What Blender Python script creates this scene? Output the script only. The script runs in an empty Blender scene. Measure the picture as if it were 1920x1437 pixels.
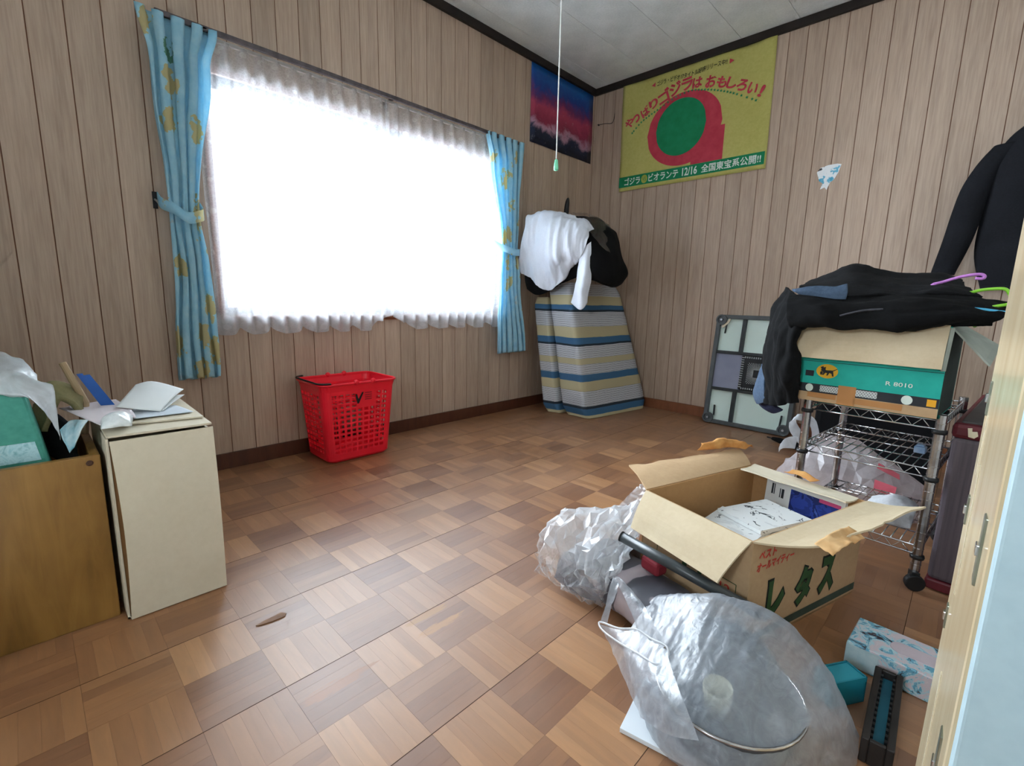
import bpy, math, random
from mathutils import Vector, Matrix, noise
random.seed(7)
S = bpy.context.scene
COL = S.collection

# ------------------------------------------------------------------ camera
cd = bpy.data.cameras.new('camera'); cam = bpy.data.objects.new('camera', cd); COL.objects.link(cam)
R_ = Vector((0.7157609, 0.69799696, 0.02205878)); U_ = Vector((-0.13491047, 0.10721372, 0.9850403)); F_ = Vector((-0.68519012, 0.70802928, -0.17090649))
cam.matrix_world = Matrix(((R_.x, U_.x, -F_.x, 2.45208), (R_.y, U_.y, -F_.y, -3.42719), (R_.z, U_.z, -F_.z, 0.81176), (0, 0, 0, 1)))
cd.sensor_fit = 'HORIZONTAL'; cd.sensor_width = 36.0; cd.lens = 16.634; cd.clip_start = 0.02
S.camera = cam
# ------------------------------------------------------------------ daylight
SKY = 21.0
w = bpy.data.worlds.new('overcast_sky'); S.world = w; w.use_nodes = True
bg = w.node_tree.nodes['Background']; bg.inputs[0].default_value = (0.80, 0.905, 1.0, 1); bg.inputs[1].default_value = SKY
def portal(name, loc, rot, sx, sy):
    l = bpy.data.lights.new(name, 'AREA'); l.shape = 'RECTANGLE'; l.size = sx; l.size_y = sy; l.cycles.is_portal = True
    o = bpy.data.objects.new(name, l); COL.objects.link(o); o.location = loc; o.rotation_euler = rot
portal('window_portal', (-0.10, -1.93, 1.225), (0, -math.pi/2, 0), 1.0, 1.74)
portal('added_hall_portal', (2.2, -4.98, 1.45), (math.pi/2, 0, 0), 0.44, 0.5)  # sampling portal of the window added for fill behind the viewer
vs = S.view_settings
vs.view_transform = 'Standard'; vs.look = 'None'; vs.exposure = 0.98; vs.gamma = 1.0; vs.use_curve_mapping = False
S.cycles.max_bounces = 7; S.cycles.diffuse_bounces = 5; S.cycles.glossy_bounces = 2; S.cycles.transparent_max_bounces = 10; S.cycles.adaptive_threshold = 0.08; S.cycles.adaptive_min_samples = 20; S.cycles.sample_clamp_indirect = 8

# ------------------------------------------------------------------ materials
def lin(h):
    h = h.lstrip('#'); c = [int(h[i:i+2], 16)/255 for i in (0, 2, 4)]
    return tuple(x/12.92 if x <= .04045 else ((x+.055)/1.055)**2.4 for x in c) + (1,)
MATS = {}
class NT:
    def __init__(s, name):
        s.m = bpy.data.materials.new(name); s.m.use_nodes = True; s.t = s.m.node_tree; s.n = s.t.nodes
        s.b = s.n['Principled BSDF']; s.out = s.n['Material Output']
    def node(s, ty, **kw):
        x = s.n.new(ty)
        for k, v in kw.items(): setattr(x, k, v)
        return x
    def link(s, a, b): s.t.links.new(a, b)
    def coords(s, scale=(1, 1, 1), kind='Object', rot=(0, 0, 0)):
        tc = s.node('ShaderNodeTexCoord'); mp = s.node('ShaderNodeMapping'); mp.inputs['Scale'].default_value = scale; mp.inputs['Rotation'].default_value = rot
        s.link(tc.outputs[kind], mp.inputs[0]); return mp.outputs[0]
    def noise(s, vec, scale, detail=3, rough=.55, dist=0):
        x = s.node('ShaderNodeTexNoise'); x.inputs['Scale'].default_value = scale; x.inputs['Detail'].default_value = detail
        x.inputs['Roughness'].default_value = rough; x.inputs['Distortion'].default_value = dist; s.link(vec, x.inputs['Vector']); return x.outputs['Fac']
    def ramp(s, fac, stops, const=False):
        x = s.node('ShaderNodeValToRGB'); e = x.color_ramp.elements
        while len(e) < len(stops): e.new(.5)
        for i, (p, c) in enumerate(stops): e[i].position = p; e[i].color = lin(c) if isinstance(c, str) else c
        if const: x.color_ramp.interpolation = 'CONSTANT'
        s.link(fac, x.inputs[0]); return x.outputs[0]
    def mix(s, fac, a, b, mode='MIX'):
        x = s.node('ShaderNodeMix'); x.data_type = 'RGBA'; x.blend_type = mode
        for sock, v in ((x.inputs[0], fac), (x.inputs[6], a), (x.inputs[7], b)):
            if isinstance(v, (int, float)): sock.default_value = v
            elif isinstance(v, str): sock.default_value = lin(v)
            elif isinstance(v, tuple): sock.default_value = v
            else: s.link(v, sock)
        return x.outputs[2]
    def math(s, op, a, b=None, clamp=False):
        x = s.node('ShaderNodeMath', operation=op); x.use_clamp = clamp
        for i, v in enumerate((a, b)):
            if v is None: continue
            if isinstance(v, (int, float)): x.inputs[i].default_value = v
            else: s.link(v, x.inputs[i])
        return x.outputs[0]
    def rnd(s): return s.node('ShaderNodeObjectInfo').outputs['Random']
    def bump(s, h, strength, dist=.01):
        x = s.node('ShaderNodeBump'); x.inputs['Strength'].default_value = strength; x.inputs['Distance'].default_value = dist
        s.link(h, x.inputs['Height']); s.link(x.outputs[0], s.b.inputs['Normal'])
    def done(s, col=None, rough=.6, metal=0, spec=.5):
        if col is not None:
            if isinstance(col, str): s.b.inputs['Base Color'].default_value = lin(col)
            else: s.link(col, s.b.inputs['Base Color'])
        s.b.inputs['Roughness'].default_value = rough; s.b.inputs['Metallic'].default_value = metal
        s.b.inputs['Specular IOR Level'].default_value = spec
        return s.m
def PM(name, c1, c2=None, scale=8, stretch=(1, 1, 1), rough=.6, metal=0, bump=0, spec=.4, vary=0, detail=3):
    if name in MATS: return MATS[name]
    k = NT(name); c2 = c2 or c1
    v = k.coords(stretch); n = k.noise(v, scale, detail)
    col = k.ramp(n, [(.3, c1), (.7, c2)])
    if vary:
        r = k.math('ADD', k.math('MULTIPLY', k.rnd(), vary), 1-vary/2)
        h = k.node('ShaderNodeHueSaturation'); k.link(r, h.inputs['Value']); k.link(col, h.inputs['Color']); col = h.outputs[0]
    if bump: k.bump(n, bump, .004)
    MATS[name] = k.done(col, rough, metal, spec); return MATS[name]

def m_panel(seed):
    k = NT('printed_wood_panel'); v = k.coords((1, 1, .05)); r = k.rnd()
    off = k.node('ShaderNodeVectorMath', operation='ADD'); k.link(v, off.inputs[0])
    cb = k.node('ShaderNodeCombineXYZ'); rr = k.math('MULTIPLY', r, 37.0); [k.link(rr, cb.inputs[i]) for i in range(3)]; k.link(cb.outputs[0], off.inputs[1])
    n1 = k.noise(off.outputs[0], 26, 5, .6); n2 = k.noise(off.outputs[0], 150, 2)
    c = k.ramp(n1, [(.25, '#a68f7d'), (.5, '#b79f8b'), (.75, '#c6af9b')])
    c = k.mix(.30, c, k.ramp(n2, [(.35, '#9f8977'), (.65, '#cbb7a5')]))
    h = k.node('ShaderNodeHueSaturation'); k.link(k.math('ADD', k.math('MULTIPLY', r, .16), .92), h.inputs['Value']); k.link(c, h.inputs['Color'])
    k.bump(n2, .05, .002)
    return k.done(h.outputs[0], .42, 0, .4)
M_PANEL = m_panel(0)
M_GROOVE = PM('panel_groove', '#6f4a35', '#7d5640', 20, rough=.7)
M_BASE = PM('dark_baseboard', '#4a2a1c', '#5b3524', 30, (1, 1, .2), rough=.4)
M_TRIM = PM('dark_cornice', '#1d1714', '#2a211c', 12, rough=.5)
def m_ceiling():
    k = NT('printed_ceiling'); v = k.coords(); n = k.noise(v, 90, 4, .7); m = k.noise(v, 5, 3)
    c = k.mix(.5, k.ramp(n, [(.3, '#d2d8d8'), (.7, '#f2f6f6')]), k.ramp(m, [(.35, '#d2d8d8'), (.65, '#f0f4f4')]))
    k.bump(n, .4, .003); return k.done(c, .9, 0, .2)
M_CEIL = m_ceiling()
def m_floor():
    k = NT('parquet_wood'); v = k.coords((4, 34, 10)); r = k.rnd()
    off = k.node('ShaderNodeVectorMath', operation='ADD'); k.link(v, off.inputs[0])
    cb = k.node('ShaderNodeCombineXYZ'); rr = k.math('MULTIPLY', r, 91.0); [k.link(rr, cb.inputs[i]) for i in range(3)]; k.link(cb.outputs[0], off.inputs[1])
    g = k.noise(off.outputs[0], 1.6, 5, .65, .6)
    at = k.node('ShaderNodeAttribute', attribute_name='tone')
    t = k.math('ADD', k.math('MULTIPLY', at.outputs['Fac'], .75), k.math('MULTIPLY', r, .25))
    base = k.ramp(t, [(0, '#75523c'), (.35, '#8a6347'), (.62, '#a27854'), (1, '#c59b70')])
    c = k.mix(.35, base, k.ramp(g, [(.25, '#80644e'), (.75, '#c4a88a')]), 'OVERLAY')
    # broad worn varnish patches
    wv = k.coords((1, 1, 1), 'Object'); geo = k.node('ShaderNodeNewGeometry')
    wn = k.noise(geo.outputs['Position'], 2.2, 4, .6)
    c = k.mix(k.math('MULTIPLY', k.ramp(wn, [(.45, '#000000'), (.75, '#ffffff')]), .28), c, '#b3917a')
    sx = k.node('ShaderNodeSeparateXYZ'); k.link(geo.outputs['Position'], sx.inputs[0])
    stn = k.node('ShaderNodeMapping'); stn.inputs['Scale'].default_value = (60, 9, 1); k.link(geo.outputs['Position'], stn.inputs[0]); sn = k.noise(stn.outputs[0], 1.5, 4, .7)
    for px_, py_, rx_, ry_, colr in ((1.585, -2.775, .018, .075, '#b07c44'), (1.528, -2.775, .018, .085, '#a9783f'), (1.585, -3.04, .022, .095, '#9a6236')):
        dx = k.math('DIVIDE', k.math('SUBTRACT', sx.outputs[0], px_), rx_); dy = k.math('DIVIDE', k.math('SUBTRACT', sx.outputs[1], py_), ry_)
        dd = k.math('ADD', k.math('ADD', k.math('MULTIPLY', dx, dx), k.math('MULTIPLY', dy, dy)), k.math('MULTIPLY', k.math('SUBTRACT', sn, .5), 3.4))
        c = k.mix(k.math('MULTIPLY', k.ramp(dd, [(.35, '#ffffff'), (.8, '#000000')]), .75), c, colr)
    k.bump(g, .05, .001)
    m = k.done(c, .34, 0, .85); k.link(k.math('ADD', k.math('MULTIPLY', wn, .28), .27), k.b.inputs['Roughness']); return m
M_FLOOR = m_floor()
M_GAP = PM('floor_gap', '#3a2415', '#4a2f1c', 10, rough=.8)
def m_card(name, c1, c2, vary=0):
    k = NT(name); v = k.coords(); n = k.noise(v, 60, 4, .7); b = k.noise(v, 4, 2)
    c = k.mix(.5, k.ramp(n, [(.3, c1), (.7, c2)]), k.ramp(b, [(.3, c1), (.7, c2)])); k.bump(n, .08, .002); return k.done(c, .8, 0, .2)
M_CARD = m_card('cardboard', '#b59673', '#c4a681'); M_CARDW = m_card('pale_cardboard', '#cfc4ac', '#d9cfb9'); M_CARDY = m_card('cream_cardboard', '#cab797', '#d7c6a8')
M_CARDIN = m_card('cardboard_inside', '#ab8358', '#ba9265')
M_TORN = PM('torn_kraft', '#c27f3f', '#dda765', 20, rough=.9)
M_SILV = PM('aluminium', '#b9bcc0', '#cfd2d6', 30, rough=.35, metal=.9)
M_CHROME = PM('chrome_wire', '#c8cbce', '#e6e8ea', 20, rough=.18, metal=1)
M_POST = PM('chrome_post', '#9d9a99', '#c4c0be', 20, rough=.25, metal=1)
M_BLACKP = PM('black_plastic', '#121314', '#1c1d1f', 20, rough=.45)
M_RED = PM('red_plastic', '#ee1a2e', '#f42638', 6, rough=.35)
M_MINT = PM('mint_panel', '#d2e6dc', '#deeee6', 3, rough=.5)
M_GREYP = PM('grey_plastic', '#4d5254', '#5b6062', 14, rough=.5)
M_BLUEGREY = PM('bluegrey_panel', '#868aa0', '#9497ab', 6, rough=.45)
def fabric(name, c1, c2, scale=140, rough=.95, bump=.25):
    k = NT(name); v = k.coords(); n = k.noise(v, scale, 3, .6); b = k.noise(v, 6, 3)
    c = k.mix(.5, k.ramp(n, [(.3, c1), (.7, c2)]), k.ramp(b, [(.3, c1), (.7, c2)])); k.bump(n, bump, .002)
    return k.done(c, rough, 0, .15)
M_BLACKF = fabric('black_cloth', '#0b0b0c', '#161617'); M_COAT = fabric('charcoal_cloth', '#17181b', '#222328'); M_BLACK2 = fabric('black_jersey', '#131314', '#1f1f21')
M_DENIM = fabric('blue_grey_denim', '#3c4a5b', '#52637a'); M_NAVY = fabric('navy_cloth', '#23263b', '#333850')
M_SHIRT = fabric('white_shirt_cotton', '#d3d7e2', '#e2e6ee', bump=.1)
def m_paper(name, c1, c2): return PM(name, c1, c2, 5, rough=.75, spec=.2)
M_PAPER = m_paper('white_paper', '#dfe3e3', '#ecefee'); M_PAPERP = m_paper('pinkish_paper', '#d6cbce', '#e0d6d8'); M_PAPERB = m_paper('bluish_paper', '#c3cdd6', '#d3dbe2')
def plastic(name, tint, alpha, gloss=.18, trans=.5, bump=.35, bs=22, fg=.25, zfade=None):
    k = NT(name); k.n.remove(k.b); v = k.coords(); n = k.noise(v, bs, 5, .6, 1.2)
    bp = k.node('ShaderNodeBump'); bp.inputs['Strength'].default_value = bump; bp.inputs['Distance'].default_value = .006; k.link(n, bp.inputs['Height'])
    tr = k.node('ShaderNodeBsdfTransparent'); tr.inputs[0].default_value = (1, 1, 1, 1)
    df = k.node('ShaderNodeBsdfDiffuse'); df.inputs[0].default_value = lin(tint); tl = k.node('ShaderNodeBsdfTranslucent'); tl.inputs[0].default_value = lin(tint)
    gl = k.node('ShaderNodeBsdfGlossy'); gl.inputs['Roughness'].default_value = .34
    for x in (df, tl, gl): k.link(bp.outputs[0], x.inputs['Normal'])
    a = k.node('ShaderNodeMixShader'); a.inputs[0].default_value = trans; k.link(df.outputs[0], a.inputs[1]); k.link(tl.outputs[0], a.inputs[2])
    b = k.node('ShaderNodeMixShader'); af = k.math('ADD', k.math('MULTIPLY', k.ramp(n, [(.35, '#000000'), (.7, '#ffffff')]), .16), alpha-.08, True)
    if zfade:
        sp = k.node('ShaderNodeSeparateXYZ'); tcz = k.node('ShaderNodeTexCoord'); k.link(tcz.outputs['Object'], sp.inputs[0])
        af = k.math('MULTIPLY', af, k.ramp(k.math('ADD', sp.outputs[2], k.math('MULTIPLY', k.math('SUBTRACT', n, .5), .12)), [(zfade[0], (.3, .3, .3, 1)), (zfade[1], (1, 1, 1, 1))]), True)
    k.link(af, b.inputs[0]); k.link(tr.outputs[0], b.inputs[1]); k.link(a.outputs[0], b.inputs[2])
    lw = k.node('ShaderNodeLayerWeight'); lw.inputs[0].default_value = .35; k.link(bp.outputs[0], lw.inputs['Normal'])
    c = k.node('ShaderNodeMixShader'); k.link(k.math('ADD', k.math('MULTIPLY', lw.outputs['Facing'], fg), gloss*.25, True), c.inputs[0]); k.link(b.outputs[0], c.inputs[1]); k.link(gl.outputs[0], c.inputs[2])
    k.link(c.outputs[0], k.out.inputs[0]); return k.m
M_BAG = plastic('frosted_bag_plastic', '#c9d3df', .50, .12, bs=34); M_BAGW = plastic('white_bag_plastic', '#eef1f5', .66); M_CLEAR = plastic('clear_film', '#8e9194', .10, .12, fg=.10)
M_BAGM = plastic('mouth_film', '#d6dfe9', .46, .16, bs=34)
M_BAGP = plastic('milky_bag_plastic', '#e9e3e8', .66)

# ------------------------------------------------------------------ mesh helpers
def cr(p0, p1, p2, p3, t):
    return .5*((2*p1)+(p2-p0)*t+(2*p0-5*p1+4*p2-p3)*t*t+(3*p1-p0-3*p2+p3)*t**3)
def spline(pts, n, closed=False):
    pts = [Vector(p) for p in pts]; m = len(pts); out = []
    if closed:
        for i in range(n):
            s = i/n*m; k = int(s); out.append(cr(pts[(k-1) % m], pts[k % m], pts[(k+1) % m], pts[(k+2) % m], s-k))
    else:
        for i in range(n):
            s = i/(n-1)*(m-1); k = min(int(s), m-2)
            out.append(cr(pts[max(k-1, 0)], pts[k], pts[k+1], pts[min(k+2, m-1)], s-k))
    return out
def xf(loc=(0, 0, 0), rz=0, rx=0, ry=0):
    return Matrix.Translation(Vector(loc)) @ Matrix.Rotation(rz, 4, 'Z') @ Matrix.Rotation(ry, 4, 'Y') @ Matrix.Rotation(rx, 4, 'X')
class MB:
    def __init__(s): s.v = []; s.f = []
    def add(s, v, f, T=None):
        o = len(s.v); s.v += [(T @ Vector(p)) if T else Vector(p) for p in v]; s.f += [tuple(i+o for i in q) for q in f]; return s
    def box(s, x0, x1, y0, y1, z0, z1, T=None):
        return s.add([(x0, y0, z0), (x1, y0, z0), (x1, y1, z0), (x0, y1, z0), (x0, y0, z1), (x1, y0, z1), (x1, y1, z1), (x0, y1, z1)],
                     [(0, 3, 2, 1), (4, 5, 6, 7), (0, 1, 5, 4), (1, 2, 6, 5), (2, 3, 7, 6), (3, 0, 4, 7)], T)
    def tube(s, path, r, n=8, closed=False, T=None):
        P = [Vector(p) for p in path]; m = len(P); v = []; f = []; prev = None
        for i, p in enumerate(P):
            d = (P[(i+1) % m]-P[i-1]) if closed else (P[min(i+1, m-1)]-P[max(i-1, 0)])
            d.normalize()
            if prev is None: a = d.orthogonal().normalized()
            else:
                a = prev-d*prev.dot(d)
                a = a.normalized() if a.length > 1e-6 else d.orthogonal().normalized()
            prev = a; b = d.cross(a); rr = r[i] if isinstance(r, (list, tuple)) else r
            v += [p+a*rr*math.cos(2*math.pi*k/n)+b*rr*math.sin(2*math.pi*k/n) for k in range(n)]
        for i in range(m if closed else m-1):
            j = (i+1) % m
            f += [(i*n+k, i*n+(k+1) % n, j*n+(k+1) % n, j*n+k) for k in range(n)]
        if not closed: f += [tuple(range(n-1, -1, -1)), tuple((m-1)*n+k for k in range(n))]
        return s.add(v, f, T)
    def lathe(s, prof, n=32, T=None):
        v = []; f = []; m = len(prof)
        for r, z in prof: v += [(r*math.cos(2*math.pi*k/n), r*math.sin(2*math.pi*k/n), z) for k in range(n)]
        for i in range(m-1): f += [(i*n+k, i*n+(k+1) % n, (i+1)*n+(k+1) % n, (i+1)*n+k) for k in range(n)]
        f += [tuple(range(n-1, -1, -1)), tuple((m-1)*n+k for k in range(n))]
        return s.add(v, f, T)
    def prism(s, pts, h, T=None, z0=0):
        n = len(pts); v = [(p[0], p[1], z0) for p in pts]+[(p[0], p[1], z0+h) for p in pts]
        f = [tuple(range(n-1, -1, -1)), tuple(range(n, 2*n))]+[(i, (i+1) % n, n+(i+1) % n, n+i) for i in range(n)]
        return s.add(v, f, T)
    def grid(s, rows, closed=False):
        R = len(rows); Cn = len(rows[0]); v = [p for r in rows for p in r]; f = []
        for i in range(R-1):
            for j in range(Cn if closed else Cn-1):
                k = (j+1) % Cn; f.append((i*Cn+j, i*Cn+k, (i+1)*Cn+k, (i+1)*Cn+j))
        return s.add(v, f)
    def build(s, name, mat, parent=None, smooth=False, bevel=0, solid=0, sub=0, soff=0, attr=None):
        me = bpy.data.meshes.new(name); me.from_pydata([tuple(p) for p in s.v], [], s.f); me.update()
        if smooth: me.polygons.foreach_set('use_smooth', [True]*len(me.polygons))
        me.materials.append(mat); o = bpy.data.objects.new(name, me); COL.objects.link(o)
        if attr:
            a = me.attributes.new('tone', 'FLOAT', 'POINT'); a.data.foreach_set('value', attr)
        if solid: m = o.modifiers.new('solid', 'SOLIDIFY'); m.thickness = solid; m.offset = soff
        if bevel: m = o.modifiers.new('bevel', 'BEVEL'); m.width = bevel; m.segments = 2; m.limit_method = 'ANGLE'
        if sub: m = o.modifiers.new('sub', 'SUBSURF'); m.levels = sub; m.render_levels = sub
        if parent: adopt(o, parent)
        return o
def adopt(o, p):
    o.parent = p
    pm = Matrix.Translation(p.location) if p.parent is None else p.parent_abs if hasattr(p, 'parent_abs') else Matrix.Translation(absloc(p))
    o.matrix_parent_inverse = pm.inverted()
def absloc(p):
    v = Vector((0, 0, 0))
    q = p
    if q.parent is None: return q.location.copy()
    return q.location.copy()      # meshes of parts stand in world coordinates: their own origin is the world's
def thing(name, label, cat, loc, group=None):
    o = bpy.data.objects.new(name, None); COL.objects.link(o); o.location = loc; o.empty_display_size = .05
    return tag(o, label, cat, group)
def tag(o, label, cat, group=None):
    o['label'] = label; o['category'] = cat
    if group: o['group'] = group
    return o
def struct(o, label=None):
    o['kind'] = 'structure'
    if label: o['label'] = label
    return o
def interp(ctrl, nu, nv):
    cols = [spline(r, nv) for r in ctrl]
    rows = []
    for j in range(nv): rows.append(spline([c[j] for c in cols], nu))
    return [[rows[j][i] for j in range(nv)] for i in range(nu)]
def folds(rows, amp, freq, seed=0, ridged=True, stretch=(1, 1, 1), closed=False):
    R = len(rows); Cn = len(rows[0]); out = []
    sv = Vector((seed*3.17, seed*1.31, seed*2.3))
    for i in range(R):
        o = []
        for j in range(Cn):
            p = rows[i][j]
            du = rows[min(i+1, R-1)][j]-rows[max(i-1, 0)][j]
            dv = rows[i][(j+1) % Cn if closed else min(j+1, Cn-1)]-rows[i][(j-1) % Cn if closed else max(j-1, 0)]
            n = du.cross(dv)
            if n.length > 1e-9: n.normalize()
            q = Vector((p.x*stretch[0], p.y*stretch[1], p.z*stretch[2]))*freq+sv
            a = noise.noise(q); b = noise.noise(q*2.3+Vector((5, 1, 7))); c = noise.noise(q*5.1+Vector((1, 9, 3)))
            if ridged == 'crease':
                w_ = Vector((noise.noise(q*.7), noise.noise(q*.7+Vector((3, 8, 1))), noise.noise(q*.7+Vector((9, 2, 5)))))*.6
                d1 = noise.voronoi(q+w_)[0]; d2 = noise.voronoi(q*2.2+w_*2)[0]
                h = (min(d1[1]-d1[0], .55)-.2)*1.1+(min(d2[1]-d2[0], .5)-.2)*.55+a*.35
            else: h = ((1-2*abs(a))*.6+(1-2*abs(b))*.3+c*.15) if ridged else a*.7+b*.3
            o.append(p+n*(h*amp))
        out.append(o)
    return out
def crumple(ctrl, nu, nv, amp, seed, zmin=.003):
    rr = random.Random(seed); rows = interp(ctrl, nu, nv); out_ = []
    for r in rows: out_.append([p+Vector((rr.uniform(-1, 1), rr.uniform(-1, 1), rr.uniform(-1, 1)))*amp for p in r])
    for r in out_:
        for p in r: p.z = max(p.z, zmin)
    mb = MB(); Cn = nv; mb.v = [p for r in out_ for p in r]
    for i in range(nu-1):
        for j in range(nv-1):
            a, b, c, d = i*Cn+j, i*Cn+j+1, (i+1)*Cn+j+1, (i+1)*Cn+j
            mb.f += [(a, b, c), (a, c, d)] if rr.random() < .5 else [(a, b, d), (b, c, d)]
    return mb
def cloth(name, ctrl, mat, parent=None, nu=30, nv=30, amp=.01, freq=9, seed=0, solid=.005, ridged=False, stretch=(1, 1, 1)):
    rows = folds(interp(ctrl, nu, nv), amp, freq, seed, ridged, stretch)
    return MB().grid(rows).build(name, mat, parent, smooth=True, solid=solid)
def text2d(body, size, bold=0.0, shear=0.0):
    cu = bpy.data.curves.new('lettering_tmp', 'FONT'); cu.body = body; cu.size = size; cu.offset = bold; cu.shear = shear
    cu.align_x = 'CENTER'; cu.align_y = 'CENTER'; cu.resolution_u = 3; cu.fill_mode = 'FRONT'
    o = bpy.data.objects.new('lettering_tmp', cu); COL.objects.link(o)
    dg = bpy.context.evaluated_depsgraph_get(); me = bpy.data.meshes.new_from_object(o.evaluated_get(dg))
    v = [(p.co.x, p.co.y) for p in me.vertices]; f = [tuple(p.vertices) for p in me.polygons]
    bpy.data.objects.remove(o); bpy.data.curves.remove(cu); bpy.data.meshes.remove(me)
    xs = [p[0] for p in v]; ys = [p[1] for p in v]; cx = (min(xs)+max(xs))/2; cy = (min(ys)+max(ys))/2
    return [(x-cx, y-cy) for x, y in v], f, max(xs)-min(xs), max(ys)-min(ys)
def fit_text(mb, body, cx, cy, wid, hgt, fn, rot=0, bold=0.0, shear=0.0):
    v, f, w0, h0 = text2d(body, 1.0, bold, shear); sx = wid/w0 if wid else hgt/h0; sy = hgt/h0 if hgt else sx
    c, s = math.cos(rot), math.sin(rot)
    mb.add([fn(cx+(x*sx*c-y*sy*s), cy+(x*sx*s+y*sy*c)) for x, y in v], f)
def frame(o, ux, uy, off=0.0):
    o = Vector(o); ux = Vector(ux).normalized(); uy = Vector(uy).normalized(); n = ux.cross(uy)
    return lambda x, y, d=0.0: o+ux*x+uy*y+n*(off+d)
def flat(mb, pts, fn): return mb.add([fn(x, y) for x, y in pts], [tuple(range(len(pts)))])
def ell(cx, cy, rx, ry, n=28): return [(cx+rx*math.cos(2*math.pi*i/n), cy+ry*math.sin(2*math.pi*i/n)) for i in range(n)]
def rect(x0, x1, y0, y1): return [(x0, y0), (x1, y0), (x1, y1), (x0, y1)]
def rrect(hx, hy, r, n=5):
    o = []
    for cx, cy, a0 in ((hx-r, hy-r, 0), (-hx+r, hy-r, 90), (-hx+r, -hy+r, 180), (hx-r, -hy+r, 270)):
        for i in range(n+1):
            a = math.radians(a0+90*i/n); o.append((cx+r*math.cos(a), cy+r*math.sin(a)))
    return o
PI = math.pi
def proj(p):
    d = Vector(p)-cam.matrix_world.translation; z = d.dot(F_)
    return None if z < .05 else (960+887.13*d.dot(R_)/z, 718.5-887.13*d.dot(U_)/z, z)

# ------------------------------------------------------------------ room
XR, YF, HC = 2.85, -3.75, 2.5
WY0, WY1, WZ0, WZ1 = -2.78, -1.07, .72, 1.73          # window opening
fl = struct(MB().box(-.02, XR, YF, .02, -.08, -.004).build('floor', M_GAP), 'worn mosaic parquet floor of brown wooden squares')
T_ = .1515; GX, GY = 1.0622, -1.7582
def tile_mesh(k, wide):
    mb = MB(); tones = []; rr = random.Random(k); n = 5; hw = T_/2; sw = T_/n
    for i in range(n):
        y0 = -hw+i*sw; y1 = y0+sw; g = 0.0; e0 = .0001; t = rr.random(); z = .00012*rr.random()
        x0, x1 = -hw+.0001, hw-.0001; a0 = y0+(e0 if i == 0 else g); a1 = y1-(e0 if i == n-1 else g); b = .00008
        mb.add([(x0, a0, -.004), (x1, a0, -.004), (x1, a1, -.004), (x0, a1, -.004), (x0+b, a0+b, z), (x1-b, a0+b, z), (x1-b, a1-b, z), (x0+b, a1-b, z)],
               [(4, 5, 6, 7), (0, 1, 5, 4), (1, 2, 6, 5), (2, 3, 7, 6), (3, 0, 4, 7)]); tones += [t]*8
    return mb, tones
tiles = []
for i in range(-8, 13):
    for j in range(-14, 13):
        cx = GX+(i+.5)*T_; cy = GY+(j+.5)*T_
        if -.08 < cx < XR and YF+.05 < cy < .08:
            q = proj((cx, cy, 0)); vis = q and -60 < q[0] < 1900 and -20 < q[1] < 1520
            tiles.append((q[2] if vis else 99, cx, cy, (i+j) % 2))
tiles.sort()
var = []
for k in range(10):
    mb, tn = tile_mesh(k, False); o = mb.build('parquet_square', M_FLOOR, attr=tn); var.append((o, [v.copy() for v in mb.v], tn, mb.f))
rest = MB(); rtone = []; used = set()
for n, (d, cx, cy, odd) in enumerate(tiles):
    k = random.randrange(5)+(0 if odd else 5); src, vv, tn, ff = var[k]; rz = (0 if odd else PI/2)+random.choice((0, PI))
    if d < 90 and n < 300:
        o = src if k not in used else src.copy()
        if k in used: COL.objects.link(o)
        used.add(k); o.location = (cx, cy, 0); o.rotation_euler.z = rz; o.parent = fl
    else:
        rest.add(vv, ff, xf((cx, cy, 0), rz)); rtone += tn
ro = rest.build('parquet_remainder', M_FLOOR, fl, attr=rtone); ro['kind'] = 'stuff'
# squares running along x: sheen off the grain painted in as a paler tone
for k, (o, vv, tn, ff) in enumerate(var):
    sh = .28 if k < 5 else .0
    o.data.attributes['tone'].data.foreach_set('value', [min(1, max(0, t*.28+.30+sh)) for t in tn])
at = ro.data.attributes['tone'].data
at.foreach_set('value', [t*.28+.40 for t in rtone])

jn = None
for k in range(-7, 12, 2):
    xx = GX+k*T_
    if 0 < xx < XR:
        if jn is None: jn = o = MB().box(-.0007, .0007, YF, 0, -.002, .00035).build('board_joint', M_GAP)
        else: o = jn.copy(); COL.objects.link(o)
        o.location = (xx, 0, 0); o.parent = fl
wl = MB().box(-.12, -.0022, YF-.1, .1, -.05, WZ0).box(-.12, -.0022, YF-.1, .1, WZ1, HC+.05).box(-.12, -.0022, YF-.1, WY0, WZ0, WZ1).box(-.12, -.0022, WY1, .1, WZ0, WZ1).build('wall_left', M_GROOVE)
struct(wl, 'wood panelled window wall with vertical grooves')
wb = struct(MB().box(-.1, XR+.1, .0022, .12, -.05, HC+.05).build('wall_back', M_GROOVE), 'wood panelled back wall with vertical grooves')
wr = struct(MB().box(XR, XR+.1, YF-.1, .1, -.05, HC+.05).build('wall_right', PM('plain_wall', '#c0beb8', '#cccac4', 5)), 'right wall hidden beside the door frame')
hw_ = MB().box(-.1, 1.20, YF-.1, YF, -.05, HC+.05).box(2.7, XR+.1, YF-.1, YF, -.05, HC+.05).box(1.20, 2.7, YF-.1, YF, 2.0, HC+.05)
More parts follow.
